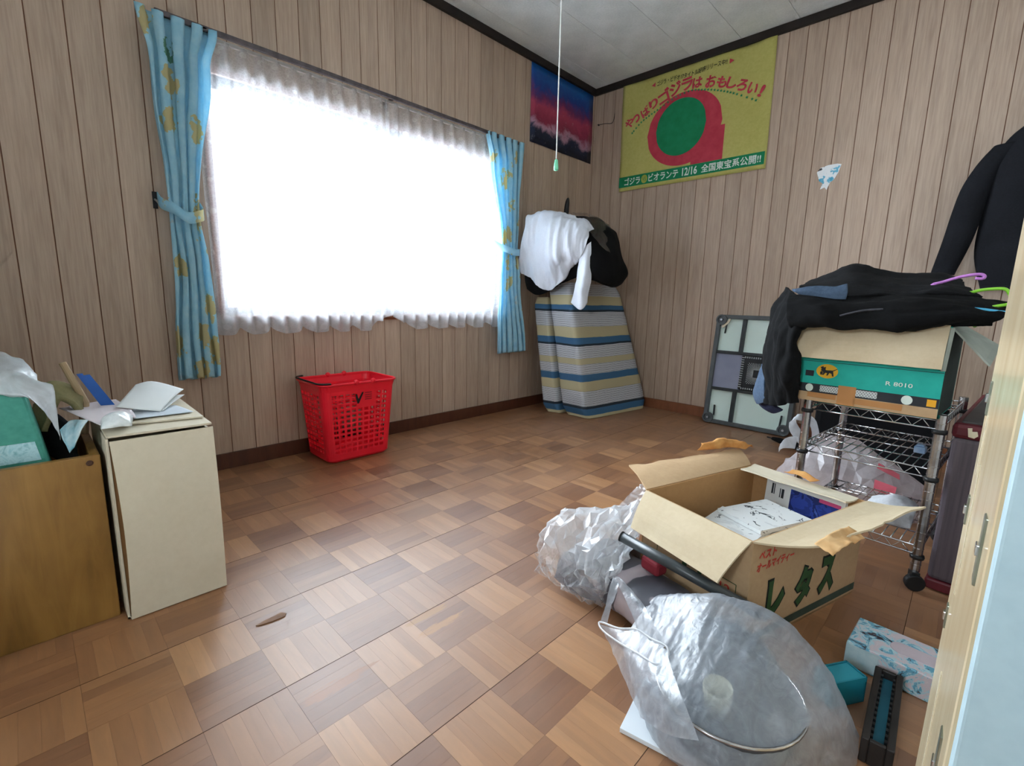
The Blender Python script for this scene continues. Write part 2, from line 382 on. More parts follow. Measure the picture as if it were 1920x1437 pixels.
# unseen hallway and small window, added and sized for fill from behind
hw_.box(1.0, 1.1, -4.95, YF-.1, -.05, HC+.05).box(XR, XR+.1, -4.95, YF-.1, -.05, HC+.05).box(1.0, XR+.1, -4.95, YF-.1, -.15, -.05).box(1.0, XR+.1, -4.95, YF-.1, HC, HC+.1)
hw_.box(1.0, 1.98, -5.05, -4.95, -.05, HC+.05).box(2.42, XR+.1, -5.05, -4.95, -.05, HC+.05).box(1.98, 2.42, -5.05, -4.95, -.05, 1.2).box(1.98, 2.42, -5.05, -4.95, 1.7, HC+.05)
wf = struct(hw_.build('wall_front', PM('plain_wall', '#c0beb8', '#cccac4', 5)), 'front wall with open doorway and added fill-light hallway behind the viewer')
planks = {}
def plank(wd, z0, z1, loc, rz, parent):
    key = (round(wd, 4), z0, z1)
    if key not in planks:
        g = .0007; b = .0013; h = wd/2-g; mb = MB()
        v = [(-h, 0, z0), (-h+b, -.012, z0), (h-b, -.012, z0), (h, 0, z0), (-h, 0, z1), (-h+b, -.012, z1), (h-b, -.012, z1), (h, 0, z1)]
        mb.add(v, [(0, 1, 5, 4), (1, 2, 6, 5), (2, 3, 7, 6)]); o = mb.build('wall_panel', M_PANEL); planks[key] = o
    else:
        o = planks[key].copy(); COL.objects.link(o)
    o.location = loc; o.rotation_euler.z = rz; o.parent = parent
SP = .1037; ys = sorted([-2.794+SP*k for k in range(-10, 28)]); ys = [y for y in ys if YF < y < -.02]
edges = [YF]+ys+[0.0]
for a, b in zip(edges[:-1], edges[1:]):
    c = (a+b)/2; wd = b-a
    if WY0-.03 < c < WY1+.03:
        plank(wd, .0, WZ0-.03, (-.012, c, 0), PI/2, wl); plank(wd, WZ1+.03, HC, (-.012, c, 0), PI/2, wl)
    else: plank(wd, .0, HC, (-.012, c, 0), PI/2, wl)
xs = [.903+.1013*k for k in range(-8, 20)]; edges = [0.0]+[x for x in xs if .03 < x < XR-.03]+[XR]
for a, b in zip(edges[:-1], edges[1:]): plank(b-a, .0, HC, ((a+b)/2, .012, 0), 0, wb)
ce = struct(MB().box(-.1, XR+.1, YF-.1, .1, HC+.006, HC+.1).build('ceiling', M_GROOVE), 'grey textured ceiling boards')
bw = .33; x = .14-bw
cmesh = None
for k in range(10):
    x0 = .14-bw+k*bw
    if x0 > XR: break
    if cmesh is None:
        cmesh = MB().box(0.0008, bw-.0008, YF, 0, 0, .006).build('ceiling_board', M_CEIL, bevel=.0015); o = cmesh
    else: o = cmesh.copy(); COL.objects.link(o)
    o.location = (x0, 0, HC); o.parent = ce
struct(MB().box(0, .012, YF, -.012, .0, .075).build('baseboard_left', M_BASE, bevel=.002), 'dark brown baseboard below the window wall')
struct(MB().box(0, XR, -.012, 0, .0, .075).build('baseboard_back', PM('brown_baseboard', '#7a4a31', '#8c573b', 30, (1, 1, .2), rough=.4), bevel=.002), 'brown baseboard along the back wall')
struct(MB().box(0, .022, YF, -.022, 2.452, HC).build('trim_1', M_TRIM, bevel=.002), 'dark ceiling cornice above the window wall')
struct(MB().box(0, XR, -.022, 0, 2.452, HC).build('trim_2', M_TRIM, bevel=.002), 'dark ceiling cornice above the back wall')

# window: wooden casing, aluminium sashes, panes
win = bpy.data.objects.new('window_1', None); COL.objects.link(win); win.location = (-.05, -1.93, WZ0); struct(win, 'wide aluminium sliding window behind lace curtain')
M_CASE = PM('casing_wood', '#7c4a30', '#945b3d', 30, (1, .1, 1), rough=.45)
cz = MB(); o_ = .03
cz.box(-.12, .012, WY0-o_, WY1+o_, WZ0-o_, WZ0).box(-.12, .012, WY0-o_, WY1+o_, WZ1, WZ1+o_).box(-.12, .012, WY0-o_, WY0, WZ0, WZ1).box(-.12, .012, WY1, WY1+o_, WZ0, WZ1)
cz.build('window_casing', M_CASE, win, bevel=.003)
MB().box(-.12, .03, WY0-.04, WY1+.04, WZ0-.018, WZ0-.002).build('window_sill', M_CASE, win, bevel=.003)
def m_glass():
    k = NT('window_glass'); k.n.remove(k.b); a = k.node('ShaderNodeBsdfTransparent'); g = k.node('ShaderNodeBsdfGlossy'); g.inputs['Roughness'].default_value = .02
    f = k.node('ShaderNodeFresnel'); f.inputs[0].default_value = 1.45; m = k.node('ShaderNodeMixShader'); k.link(f.outputs[0], m.inputs[0]); k.link(a.outputs[0], m.inputs[1]); k.link(g.outputs[0], m.inputs[2]); k.link(m.outputs[0], k.out.inputs[0]); return k.m
M_GLASS = m_glass(); ym = (WY0+WY1)/2
for a, b, xo in ((WY0, ym+.03, -.095), (ym-.03, WY1, -.065)):
    mb = MB(); s_ = .035
    mb.box(xo, xo+.025, a, b, WZ0, WZ0+s_).box(xo, xo+.025, a, b, WZ1-s_, WZ1).box(xo, xo+.025, a, a+s_, WZ0+s_, WZ1-s_).box(xo, xo+.025, b-s_, b, WZ0+s_, WZ1-s_)
    sa = mb.build('sash', M_SILV, win, bevel=.002)
    MB().box(xo+.010, xo+.014, a+s_, b-s_, WZ0+s_, WZ1-s_).build('pane', M_GLASS, sa)

# door frame close to the viewer, pale blue door face
dj = bpy.data.objects.new('door_1', None); COL.objects.link(dj); dj.location = (2.66, -2.7, 0); struct(dj, 'pale blue door with a varnished beige jamb and metal plates')
M_JAMB = PM('varnished_jamb', '#c6b08c', '#d8c6a4', 12, (3, 3, .3), rough=.22, spec=.6)
MB().add([(2.477, -2.53, 0), (2.490, -2.80, 0), (2.85, -2.80, 0), (2.85, -2.53, 0), (2.477, -2.53, 2.1), (2.490, -2.80, 2.1), (2.85, -2.80, 2.1), (2.85, -2.53, 2.1)],
         [(0, 3, 2, 1), (4, 5, 6, 7), (0, 1, 5, 4), (1, 2, 6, 5), (2, 3, 7, 6), (3, 0, 4, 7)]).build('jamb', M_JAMB, dj, bevel=.004)
MB().box(2.4935, 2.845, -2.835, -2.80, 0.01, 2.08).build('door_leaf', PM('pale_blue_paint', '#b4cdd6', '#bdd5dd', 40, rough=.5), dj, bevel=.003)
M_PLATE = PM('strike_metal', '#8d9384', '#aeb3a6', 25, rough=.28, metal=.8)
def jx(y): return 2.477+(y+2.53)/(-.27)*.013
for y, z, hh, wd in ((-2.75, .565, .075, .022), (-2.75, .30, .085, .022), (-2.555, .545, .04, .014), (-2.555, .385, .035, .014), (-2.555, .70, .045, .014), (-2.70, .905, .04, .02)):
    pl = MB().box(jx(y)-.002, jx(y)+.004, y-wd/2, y+wd/2, z-hh/2, z+hh/2).build('strike_plate', M_PLATE, dj, bevel=.0012)
    MB().box(jx(y)-.0045, jx(y)+.002, y-wd/3, y+wd/3, z-.006, z+.006).build('latch', M_CHROME, pl, bevel=.001)
for y, z0, z1 in ((-2.60, .44, .62), (-2.63, .16, .34), (-2.575, .60, .68)):
    MB().box(jx(y)-.001, jx(y)+.002, y-.004, y+.004, z0, z1).build('jamb_strip', PM('pale_strip', '#d8ccb0', '#e8e0c8', 30, rough=.35), dj)  # thin pale vertical strips set on the jamb face

# ------------------------------------------------------------------ curtains
rail = thing('curtain_rail', 'dull metal double curtain rail above the window', 'curtain rail', (.06, -1.93, 1.84))
M_RAIL = PM('worn_rail', '#4a4344', '#6b6264', 20, rough=.4, metal=.4)
MB().box(.085, .100, -2.96, -.98, 1.843, 1.863).build('front_rail', M_RAIL, rail, bevel=.002)
MB().box(.045, .058, -2.90, -1.02, 1.835, 1.850).build('rear_rail', PM('pale_rail', '#b9b4b0', '#d0ccc8', 20, rough=.4, metal=.3), rail, bevel=.002)
for y in (-2.80, -1.93, -1.10): MB().box(.0, .10, y-.008, y+.008, 1.850, 1.857).box(.0, .004, y-.012, y+.012, 1.82, 1.87).build('bracket', M_RAIL, rail)
def m_curtain():
    k = NT('blue_leaf_curtain'); v = k.coords((1, 1, 1)); tc = k.coords((.2, 10, 4.2), rot=(.55, 0, 0))
    dn = k.noise(v, 26, 3); n = k.noise(v, 180, 2)
    vo = k.node('ShaderNodeTexVoronoi'); vo.inputs['Scale'].default_value = 1.35; vo.inputs['Randomness'].default_value = 1; k.link(tc, vo.inputs['Vector'])
    d = k.math('ADD', vo.outputs['Distance'], k.math('MULTIPLY', k.math('SUBTRACT', dn, .5), .9))
    mask = k.math('LESS_THAN', d, .30)
    sp = k.node('ShaderNodeSeparateColor'); k.link(vo.outputs['Color'], sp.inputs[0])
    leaf = k.ramp(sp.outputs[0], [(0, '#d6cd9e'), (.3, '#dcd6b4'), (.5, '#c9dfe6'), (.74, '#6fa38f'), (.80, '#d8d0a4'), (.92, '#b97468'), (.95, '#d6cd9e')], True)
    basec = k.ramp(k.noise(v, 30, 3), [(.3, '#a9def2'), (.7, '#c4ebf9')])
    c = k.mix(mask, basec, leaf); k.bump(n, .15, .002)
    m = k.done(c, .9, 0, .1)
    tl = k.node('ShaderNodeBsdfTranslucent'); k.link(c, tl.inputs[0]); mx = k.node('ShaderNodeMixShader'); mx.inputs[0].default_value = .38
    k.link(k.b.outputs[0], mx.inputs[1]); k.link(tl.outputs[0], mx.inputs[2]); k.link(mx.outputs[0], k.out.inputs[0]); return m
M_CURT = m_curtain()
def curtain(name, label, prof, nf, seed):
    # prof: list of (z, y0, y1, fold depth)
    t = thing(name, label, 'curtain', (.1, (prof[-1][1]+prof[-1][2])/2, prof[-1][0]), 'blue patterned curtains')
    rr = random.Random(seed); ph = [rr.uniform(-.6, .6) for _ in range(nf+1)]; rows = []; NZ, NT_ = 70, nf*12
    P = [Vector((a[1], a[2], a[3])) for a in prof]; zz = [a[0] for a in prof]
    for i in range(NZ+1):
        s = i/NZ; z = zz[0]+(zz[-1]-zz[0])*s; k = 0
        while k < len(zz)-2 and z < zz[k+1]: k += 1
        u = (z-zz[k])/(zz[k+1]-zz[k]); u = u*u*(3-2*u); q = P[k].lerp(P[k+1], u); row = []
        for j in range(NT_+1):
            w_ = j/NT_; f_ = w_*nf; wob = .25*math.sin(3*s*PI+ph[int(f_) % len(ph)]*4)
            a = 2*PI*(f_+wob*.3); y = q.x+(q.y-q.x)*w_+.18*(q.y-q.x)/nf*math.sin(2*a)
            row.append(Vector((.098+q.z*math.cos(a)+.012*noise.noise(Vector((w_*5, s*4, seed))), y+.006*noise.noise(Vector((w_*3, s*6, seed+4))), z+(.006*math.cos(a) if i == NZ else 0))))
        rows.append(row)
    MB().grid(rows).build('cloth', M_CURT, t, smooth=True, solid=.003)
    return t
cl_ = curtain('curtain', 'blue curtain with yellow leaves tied back at left of window', [(1.85, -3.015, -2.765, .020), (1.70, -2.995, -2.80, .020), (1.14, -2.975, -2.87, .012), (.95, -2.975, -2.855, .016), (.455, -3.0, -2.845, .022)], 4, 3)
cr_ = curtain('curtain', 'blue curtain with yellow leaves tied back at right of window', [(1.858, -1.275, -.955, .020), (1.70, -1.23, -.965, .022), (1.15, -1.125, -.985, .014), (.95, -1.14, -.955, .018), (.45, -1.15, -.875, .024)], 5, 5)
def tieback(par, ya, yb, z, dz):
    pts = [(.03, ya-.01, z+.05), (.09, ya-.008, z+.02), (.142, ya+.02, z), (.150, (ya+yb)/2, z-dz), (.142, yb-.02, z-dz*.6), (.08, yb+.008, z), (.03, yb+.01, z+.03)]
    p = spline(pts, 26); MB().grid([[q+Vector((0, 0, .022)) for q in p], [q+Vector((0, 0, 0)) for q in p], [q-Vector((0, 0, .022)) for q in p]]).build('tieback', M_CURT, par, smooth=True, solid=.004)
tieback(cl_, -2.985, -2.86, 1.14, .03); tieback(cr_, -1.13, -.975, 1.15, .015)
hk = thing('curtain_hook', 'small dark metal tieback hook left of the left curtain', 'hook', (.0, -3.0, 1.16))
MB().box(0, .005, -3.008, -2.992, 1.15, 1.215).build('plate', M_BLACKP, hk, bevel=.001)
MB().tube(spline([(.003, -3.0, 1.185), (.03, -2.998, 1.175), (.045, -2.99, 1.16), (.042, -2.98, 1.185)], 12), .004).build('hook_arm', M_SILV, hk, smooth=True)

def m_lace():
    k = NT('white_lace'); k.n.remove(k.b); v = k.coords((0, 1, 1)); 
    vo = k.node('ShaderNodeTexVoronoi'); vo.feature = 'F1'; vo.inputs['Scale'].default_value = 26; k.link(v, vo.inputs['Vector'])
    vo2 = k.node('ShaderNodeTexVoronoi'); vo2.feature = 'DISTANCE_TO_EDGE'; vo2.inputs['Scale'].default_value = 75; k.link(v, vo2.inputs['Vector'])
    n = k.noise(v, 9, 2)
    flower = k.math('MULTIPLY', k.math('LESS_THAN', vo.outputs['Distance'], .33), k.math('GREATER_THAN', n, .47))
    net = k.math('LESS_THAN', vo2.outputs['Distance'], .10)
    sep = k.node('ShaderNodeSeparateXYZ'); tc = k.node('ShaderNodeTexCoord'); k.link(tc.outputs['Object'], sep.inputs[0])
    hem = k.ramp(sep.outputs[2], [(0, '#ffffff'), (.700, '#ffffff'), (.735, '#000000')])
    d = k.math('ADD', k.math('ADD', .38, k.math('MULTIPLY', net, .05)), k.math('MULTIPLY', flower, .10)); d = k.math('ADD', d, k.math('MULTIPLY', hem, .30), True)
    tr = k.node('ShaderNodeBsdfTransparent'); tl = k.node('ShaderNodeBsdfTranslucent'); tl.inputs[0].default_value = (.62, .63, .66, 1); df = k.node('ShaderNodeBsdfDiffuse'); df.inputs[0].default_value = (.86, .86, .88, 1)
    a = k.node('ShaderNodeMixShader'); a.inputs[0].default_value = .45; k.link(tl.outputs[0], a.inputs[1]); k.link(df.outputs[0], a.inputs[2])
    b = k.node('ShaderNodeMixShader'); k.link(d, b.inputs[0]); k.link(tr.outputs[0], b.inputs[1]); k.link(a.outputs[0], b.inputs[2]); k.link(b.outputs[0], k.out.inputs[0]); return k.m
M_LACE = m_lace()
def lace(label, y0, y1, nf, lift, seed):
    rows = []; NZ = 40; NY = nf*12
    for i in range(NZ+1):
        s = i/NZ; row = []
        for j in range(NY+1):
            u = j/NY; f_ = u*nf; y = y0+(y1-y0)*u
            sc = abs(math.sin(f_*PI*.5+.6)); bot = .630+.040*(1-sc**.6)+lift(y)
            z = 1.842+(bot-1.842)*s
            a = 2*PI*(f_+.2*math.sin(s*3+j*.03)); x = .052+(.011+.010*s)*math.cos(a)+.006*noise.noise(Vector((y*6, z*3, seed)))
            row.append(Vector((x, y+.02*s*noise.noise(Vector((y*4, s*2, seed+9))), z)))
        rows.append(row)
    o = MB().grid(rows).build('lace_curtain', M_LACE, smooth=True); tag(o, label, 'lace curtain', 'lace curtains'); return o
lift = lambda y: .085*math.exp(-((y+1.95)/.075)**2)
lace('sheer white lace curtain over the left half of the window', -2.84, -1.94, 13, lift, 1)
lace('sheer white lace curtain over the right half of the window', -1.97, -1.03, 12, lift, 8)

# ------------------------------------------------------------------ posters and wall marks
ban = thing('cloth_banner', 'yellow cloth banner with red Japanese slogan and green bottom strip', 'banner', (.80, -.01, 1.683))
def bn(x, z, d=0.0):
    rip = .0025*math.sin(x*9)*math.cos(z*5)+.012*math.exp(-((x-1.30)/.05)**2-((z-2.43)/.09)**2)+.008*math.exp(-((x-.30)/.05)**2-((z-2.3)/.2)**2)
    top = max(0, (z-2.2))/.26; sag = -.010*math.sin((x-.27)/1.07*PI*3)**2*top
    return Vector((x, -.008-rip-d, z+sag))
def bshape(name, mat, pts_list, d=.0012): 
    mb = MB()
    for pts in pts_list: mb.add([bn(x, z, d) for x, z in pts], [tuple(range(len(pts)))])
    return mb.build(name, mat, ban)
MB().grid([[bn(.270+1.075*j/48+.008*(1-i/32), 1.683+.778*i/32) for j in range(49)] for i in range(33)]).build('banner_cloth', fabric('yellow_banner', '#b0a95c', '#c3bc72', 60, .85, .1), ban, smooth=True, solid=.001)
M_BRED = PM('banner_red', '#b23344', '#c2404f', 20, rough=.85); M_BGRN = PM('banner_green', '#0f7a4c', '#178658', 20, rough=.85); M_BBLK = PM('banner_black', '#1b2218', '#262c20', 20, rough=.85); M_BWHT = PM('banner_white', '#cfdcd2', '#dfe8e0', 20, rough=.85)
def fan(cx, cz, rx, rz, n=40): return ell(cx, cz, rx, rz, n)
def subdiv_rect(x0, x1, z0, z1, n=10):
    return [rect(x0+(x1-x0)*i/n, x0+(x1-x0)*(i+1)/n, z0, z1) for i in range(n)]
bshape('bottom_strip', M_BGRN, subdiv_rect(.274, 1.342, 1.711, 1.789, 24))
def discs(cx, cz, rx, rz, n=16):
    out = []
    for i in range(n):
        a = -1+2*i/n; b = -1+2*(i+1)/n; ha = math.sqrt(max(0, 1-a*a)); hb = math.sqrt(max(0, 1-b*b))
        out.append([(cx+a*rx, cz-ha*rz), (cx+b*rx, cz-hb*rz), (cx+b*rx, cz+hb*rz), (cx+a*rx, cz+ha*rz)] if ha > 1e-6 and hb > 1e-6 else ([(cx+a*rx, cz), (cx+b*rx, cz-hb*rz), (cx+b*rx, cz+hb*rz)] if ha <= 1e-6 else [(cx+a*rx, cz-ha*rz), (cx+b*rx, cz), (cx+a*rx, cz+ha*rz)]))
    return out
def cut(polys, n=10):
    out_ = []
    for q in polys:
        if len(q) < 4: out_.append(q); continue
        (x0, a0), (x1, a1), (_, b1), (_, b0) = q
        for i in range(n):
            s0, s1 = i/n, (i+1)/n
            out_.append([(x0, a0+(b0-a0)*s0), (x1, a1+(b1-a1)*s0), (x1, a1+(b1-a1)*s1), (x0, a0+(b0-a0)*s1)])
    return out_
bshape('red_disc', M_BRED, cut(discs(.775, 2.045, .275, .245, 30)))
bshape('red_block', M_BRED, cut(subdiv_rect(.85, 1.072, 1.79, 2.01, 10)), .0022)
bshape('green_oval', M_BGRN, cut(discs(.755, 2.06, .185, .19, 30)), .0032)
mb = MB()
for ch, (x, z), sz, rot in zip('やっぱりゴジラはおもしろい!', [(.342, 2.174), (.397, 2.195), (.468, 2.228), (.533, 2.269), (.615, 2.297), (.698, 2.326), (.784, 2.337), (.857, 2.324), (.953, 2.302), (1.026, 2.278), (1.093, 2.256), (1.159, 2.224), (1.228, 2.184), (1.284, 2.155)],
                               [.07, .06, .07, .07, .095, .09, .085, .07, .075, .07, .07, .07, .065, .07], [.55, .5, .5, .45, .35, .25, .1, -.05, -.15, -.25, -.3, -.4, -.45, -.5]):
    fit_text(mb, ch, x, z, sz*(.35 if ch == '!' else 1), sz, lambda a, b: bn(a, b, .0040), rot, .034)
mb.build('slogan', M_BRED, ban)
mb = MB(); fit_text(mb, 'ゴジラ・ビデオ17タイトル好評リリース中!!', .80, 2.398, .50, .036, lambda a, b: bn(a, b, .0030), 0, .015); mb.build('small_lettering', M_BBLK, ban)
bshape('arrow', M_BRED, [[(.506, 2.400), (.536, 2.384), (.536, 2.416)]]); bshape('arrow', M_BRED, [[(1.094, 2.396), (1.064, 2.412), (1.064, 2.380)]])
for txt, x0, x1 in (('ゴジラ', .325, .462), ('ビオランテ', .532, .765), ('12/16', .795, .903), ('全国東宝系公開!!', .932, 1.322)):
    mb = MB(); fit_text(mb, txt, (x0+x1)/2, 1.750, x1-x0, .055, lambda a, b: bn(a, b, .0026), 0, .02); mb.build('strip_lettering', M_BWHT, ban)
bshape('round_mark', PM('banner_gold', '#9aa23a', '#aab04a', 20), discs(.496, 1.749, .026, .030, 10), .0016)
mb = MB(); fit_text(mb, 'VS', .496, 1.749, .03, .028, lambda a, b: bn(a, b, .0022)); mb.build('mark_lettering', M_BGRN, ban)
arc = spline([(x, 0, z) for x, z in [(.368, 2.1), (.434, 2.157), (.51, 2.194), (.593, 2.226), (.70, 2.268), (.81, 2.284), (.895, 2.266), (.978, 2.242), (1.059, 2.211), (1.139, 2.172), (1.254, 2.108)]], 38)
mb = MB()
for p in arc:
    st = [(p.x+(.011 if i % 2 == 0 else .0045)*math.sin(i*PI/5), p.z+(.011 if i % 2 == 0 else .0045)*math.cos(i*PI/5)) for i in range(10)]
    mb.add([bn(a, b, .0014) for a, b in st], [tuple(range(10))])
mb.build('star_row', M_BGRN, ban)['kind'] = 'stuff'
def m_poster():
    k = NT('fantasy_poster_print'); tc = k.node('ShaderNodeTexCoord'); sep = k.node('ShaderNodeSeparateXYZ'); k.link(tc.outputs['Object'], sep.inputs[0])
    v = k.coords(); n = k.noise(v, 9, 5, .65, .5); h = k.math('ADD', k.math('DIVIDE', k.math('SUBTRACT', sep.outputs[2], 1.935), .52), k.math('MULTIPLY', k.math('SUBTRACT', n, .5), .42))
    c = k.ramp(h, [(0, '#0d1224'), (.16, '#16233f'), (.24, '#b58aa0'), (.32, '#8e2f4b'), (.50, '#b0405d'), (.62, '#6b2f63'), (.74, '#23408a'), (1, '#1a63b0')])
    n2 = k.noise(v, 26, 3, .7); c = k.mix(k.ramp(n2, [(.62, '#000000'), (.75, '#8a8a8a')]), c, '#cfc0cf')
    return k.done(c, .35, 0, .4)
po = MB().grid([[Vector((.004+.002*math.sin(j*.9)*math.cos(i*.7), -.772+.745*j/12, 1.935+.515*i/10)) for j in range(13)] for i in range(11)]).build('poster', m_poster(), smooth=True, solid=.0008)
tag(po, 'dark blue and crimson poster high on window wall by the corner', 'poster')
def m_sticker():
    k = NT('torn_sticker_print'); v = k.coords((1, 1, 1)); n = k.noise(v, 17, 3, .6); 
    return k.done(k.ramp(n, [(.38, '#3c3f42'), (.42, '#eceff0'), (.55, '#e4ecef'), (.58, '#6bb7d2'), (.66, '#49a3c6')], True), .4)
st = [(1.645, 1.612), (1.66, 1.635), (1.70, 1.645), (1.745, 1.646), (1.766, 1.64), (1.755, 1.595), (1.738, 1.56), (1.72, 1.545), (1.706, 1.505), (1.695, 1.52), (1.672, 1.512), (1.682, 1.545), (1.662, 1.56)]
so = MB().add([(x, -.0008, z) for x, z in st]+[(x, .0006, z) for x, z in st], [tuple(range(13)), tuple(range(25, 12, -1))]+[(i, (i+1) % 13, 13+(i+1) % 13, 13+i) for i in range(13)]).build('wall_sticker', m_sticker()); tag(so, 'torn blue and white sticker on the back wall', 'sticker')
wh = thing('wall_hook', 'thin dark wire hook near the corner on back wall', 'hook', (.1, -.01, 2.23))
MB().tube([(.05, 0, 2.229), (.05, -.012, 2.229)], .006).build('nail', M_BLACKP, wh); MB().tube(spline([(.05, -.010, 2.229), (.12, -.014, 2.222), (.185, -.012, 2.215), (.20, -.008, 2.28)], 16), .0022, 6).build('wire', M_BLACKP, wh)

# ceiling lamp (above the frame) with its pull cord
lamp = thing('ceiling_lamp', 'ceiling lamp whose white pull cord ends in a mint green knob', 'lamp', (1.2, -1.92, 2.5))
MB().lathe([(.05, 0), (.06, -.03), (.06, -.06)], 24, xf((1.2, -1.92, 2.5))).build('ceiling_mount', M_PAPER, lamp, smooth=False)
MB().lathe([(.06, -.06), (.22, -.07), (.26, -.11), (.24, -.15), (.05, -.17)], 36, xf((1.2, -1.92, 2.5))).build('lamp_shade', PM('lamp_acrylic', '#e6e4dc', '#efede6', 5, rough=.4), lamp, smooth=True)
co = MB().tube([(1.2, -1.92, 2.34), (1.215, -1.935, 1.8), (1.2295, -1.9495, 1.345)], .0022, 6).build('pull_cord', PM('cord_white', '#d8d8d4', '#e6e6e2', 30), lamp, smooth=True)
MB().lathe([(.0025, 0), (.006, -.004), (.0095, -.034), (.008, -.040)], 14, xf((1.2295, -1.9495, 1.345))).build('knob', PM('mint_knob', '#7fe0b4', '#8ae8be', 5, rough=.35), co, smooth=True)

# ------------------------------------------------------------------ red basket
bk = thing('laundry_basket', 'tall red perforated plastic basket beside the window wall', 'basket', (.175, -2.29, 0))
def ring(z, e=0.0):
    t = z/.395; hx = .122+.024*t+e; hy = .165+.030*t+e; cxx = .168+.012*t; return cxx, -2.292-.005*t, hx, hy, .034+.006*t
def per(hx, hy, r):
    # perimeter param: returns list of points along rounded rectangle with column tags (rib / hole)
    pts = []; 
    def side(p, q, n, tagv):
        p = Vector(p); q = Vector(q)
        for i in range(n):
            a = i/n; b = (i+.70)/n
            pts.append((p.lerp(q, a), 'h')); pts.append((p.lerp(q, b), 'r'))
    def corner(cx, cy, a0):
        for i in range(6):
            a = math.radians(a0+90*i/6); pts.append((Vector((cx+r*math.cos(a), cy+r*math.sin(a))), 'r'))
    corner(hx-r, -hy+r, -90); side((hx, -hy+r), (hx, hy-r), 9, 'f')
    corner(hx-r, hy-r, 0); side((hx-r, hy), (-hx+r, hy), 6, 's')
    corner(-hx+r, hy-r, 90); side((-hx, hy-r), (-hx, -hy+r), 9, 'b')
    corner(-hx+r, -hy+r, 180); side((-hx+r, -hy), (hx-r, -hy), 6, 's')
    return pts
NR = 12; zs_ = [0.0, .012]; zt = ['r', 'r']; z = .045
for i in range(NR): zs_ += [z, z+.0165]; zt += ['h', 'r']; z += .0255
zs_ += [.36, .385, .395]; zt += ['r', 'r', 'r']
rows = []; tags = None
for z in zs_:
    cx, cy, hx, hy, r = ring(z, .004 if z > .38 else (-.010 if z == 0 else 0)); pp = per(hx, hy, r); tags = [t for _, t in pp]
    rows.append([Vector((cx+p.x, cy+p.y, z+.006)) for p, _ in pp])
mb = MB(); n = len(tags); mb.v = [p for r in rows for p in r]; fcol0 = 6
for i in range(len(zs_)-1):
    for j in range(n):
        hole = zt[i] == 'h' and tags[j] == 'h'
        if hole and 6+2*4 <= j < 6+2*7 and i >= 2+2*(NR-3): hole = False
        if not hole: mb.f.append((i*n+j, i*n+(j+1) % n, (i+1)*n+(j+1) % n, (i+1)*n+j))
mb.f.append(tuple(range(n-1, -1, -1)))
mb.build('basket_body', M_RED, bk, solid=.003)
cx, cy, hx, hy, r = ring(.395, .008); rim = [(cx+a, cy+b, .401) for a, b in rrect(hx, hy, .044, 6)]
MB().tube(rim, .006, 8, True).build('rim', M_RED, bk, smooth=True)
hr = [(cx+a, cy+b) for a, b in rrect(hx+.004, hy+.006, .05, 8)]; half = [p for p in hr if p[1] < cy-.02]
half.sort(key=lambda p: math.atan2(p[1]-cy, p[0]-cx) if True else 0)
half = sorted(half, key=lambda p: math.atan2(p[0]-cx, -(p[1]-cy)))
MB().tube([(a, b, .411) for a, b in half], .0045, 8).build('wire_handle', M_BLACKP, bk, smooth=True)
for a, b in ((cx+hx, cy-.03), (cx+hx, cy+.06), (cx-hx, cy-.03), (cx-hx, cy+.06)): MB().lathe([(.012, -.006), (.014, 0), (.012, .006)], 14, xf((a, b, .404), 0, 0, PI/2)).build('handle_hinge', M_RED, bk, smooth=True)
fx = cx+ring(.33)[2]+.001
fb = frame((fx-.002, cy+.012, .325), (-.0, 1, 0), (.06, 0, 1), .004)
mb = MB(); flat(mb, [(-.045, .018), (-.036, .022), (-.028, -.006), (-.008, .028), (.0, .026), (-.026, -.028), (-.034, -.028)], fb); mb.build('check_mark', M_BLACKP, bk)
mb = MB(); [flat(mb, rect(.006, .044, z-.0022, z+.0022), fb) for z in (.022, .011, 0, -.011)]; mb.build('molded_lines', PM('dark_red', '#8e0c16', '#9a1019', 5), bk)

# ------------------------------------------------------------------ folded mattress in the corner
def m_stripes():
    k = NT('striped_mattress_cover'); tc = k.node('ShaderNodeTexCoord'); sep = k.node('ShaderNodeSeparateXYZ'); k.link(tc.outputs['Object'], sep.inputs[0])
    wob = k.math('MULTIPLY', k.math('SUBTRACT', k.noise(k.coords(), 5, 2), .5), .012); z = k.math('ADD', sep.outputs[2], wob)
    h = k.math('DIVIDE', z, .95)
    BE, BL, ST, NV = '#b9ae8c', '#456a8c', '#c6c8ce', '#333c44'
    c = k.ramp(h, [(0, BE), (.025, BL), (.075, NV), (.095, ST), (.205, BE), (.275, BL), (.325, ST), (.40, BE), (.445, ST), (.535, NV), (.55, BL), (.595, BE), (.675, ST), (.785, NV), (.80, BL), (.835, BE), (.905, ST)], True)
    s_ = k.math('SINE', k.math('MULTIPLY', z, 420.0)); band = k.ramp(h, [(0, '#000000'), (.095, '#ffffff'), (.205, '#000000'), (.325, '#ffffff'), (.40, '#000000'), (.445, '#ffffff'), (.535, '#000000'), (.675, '#ffffff'), (.785, '#000000'), (.905, '#ffffff')], True)
    line = k.math('MULTIPLY', k.math('GREATER_THAN', s_, .1), band)
    c = k.mix(line, c, '#4e535b'); ed = k.math('GREATER_THAN', s_, .86); c = k.mix(k.math('MULTIPLY', ed, band), c, '#e4e4e6')
    k.bump(k.noise(k.coords(), 160, 2), .2, .002); return k.done(c, .95, 0, .1)
M_STRIPE = m_stripes()
mat_t = thing('folded_mattress', 'folded mattress in striped beige blue grey cover standing in the corner', 'mattress', (.45, -.4, 0))
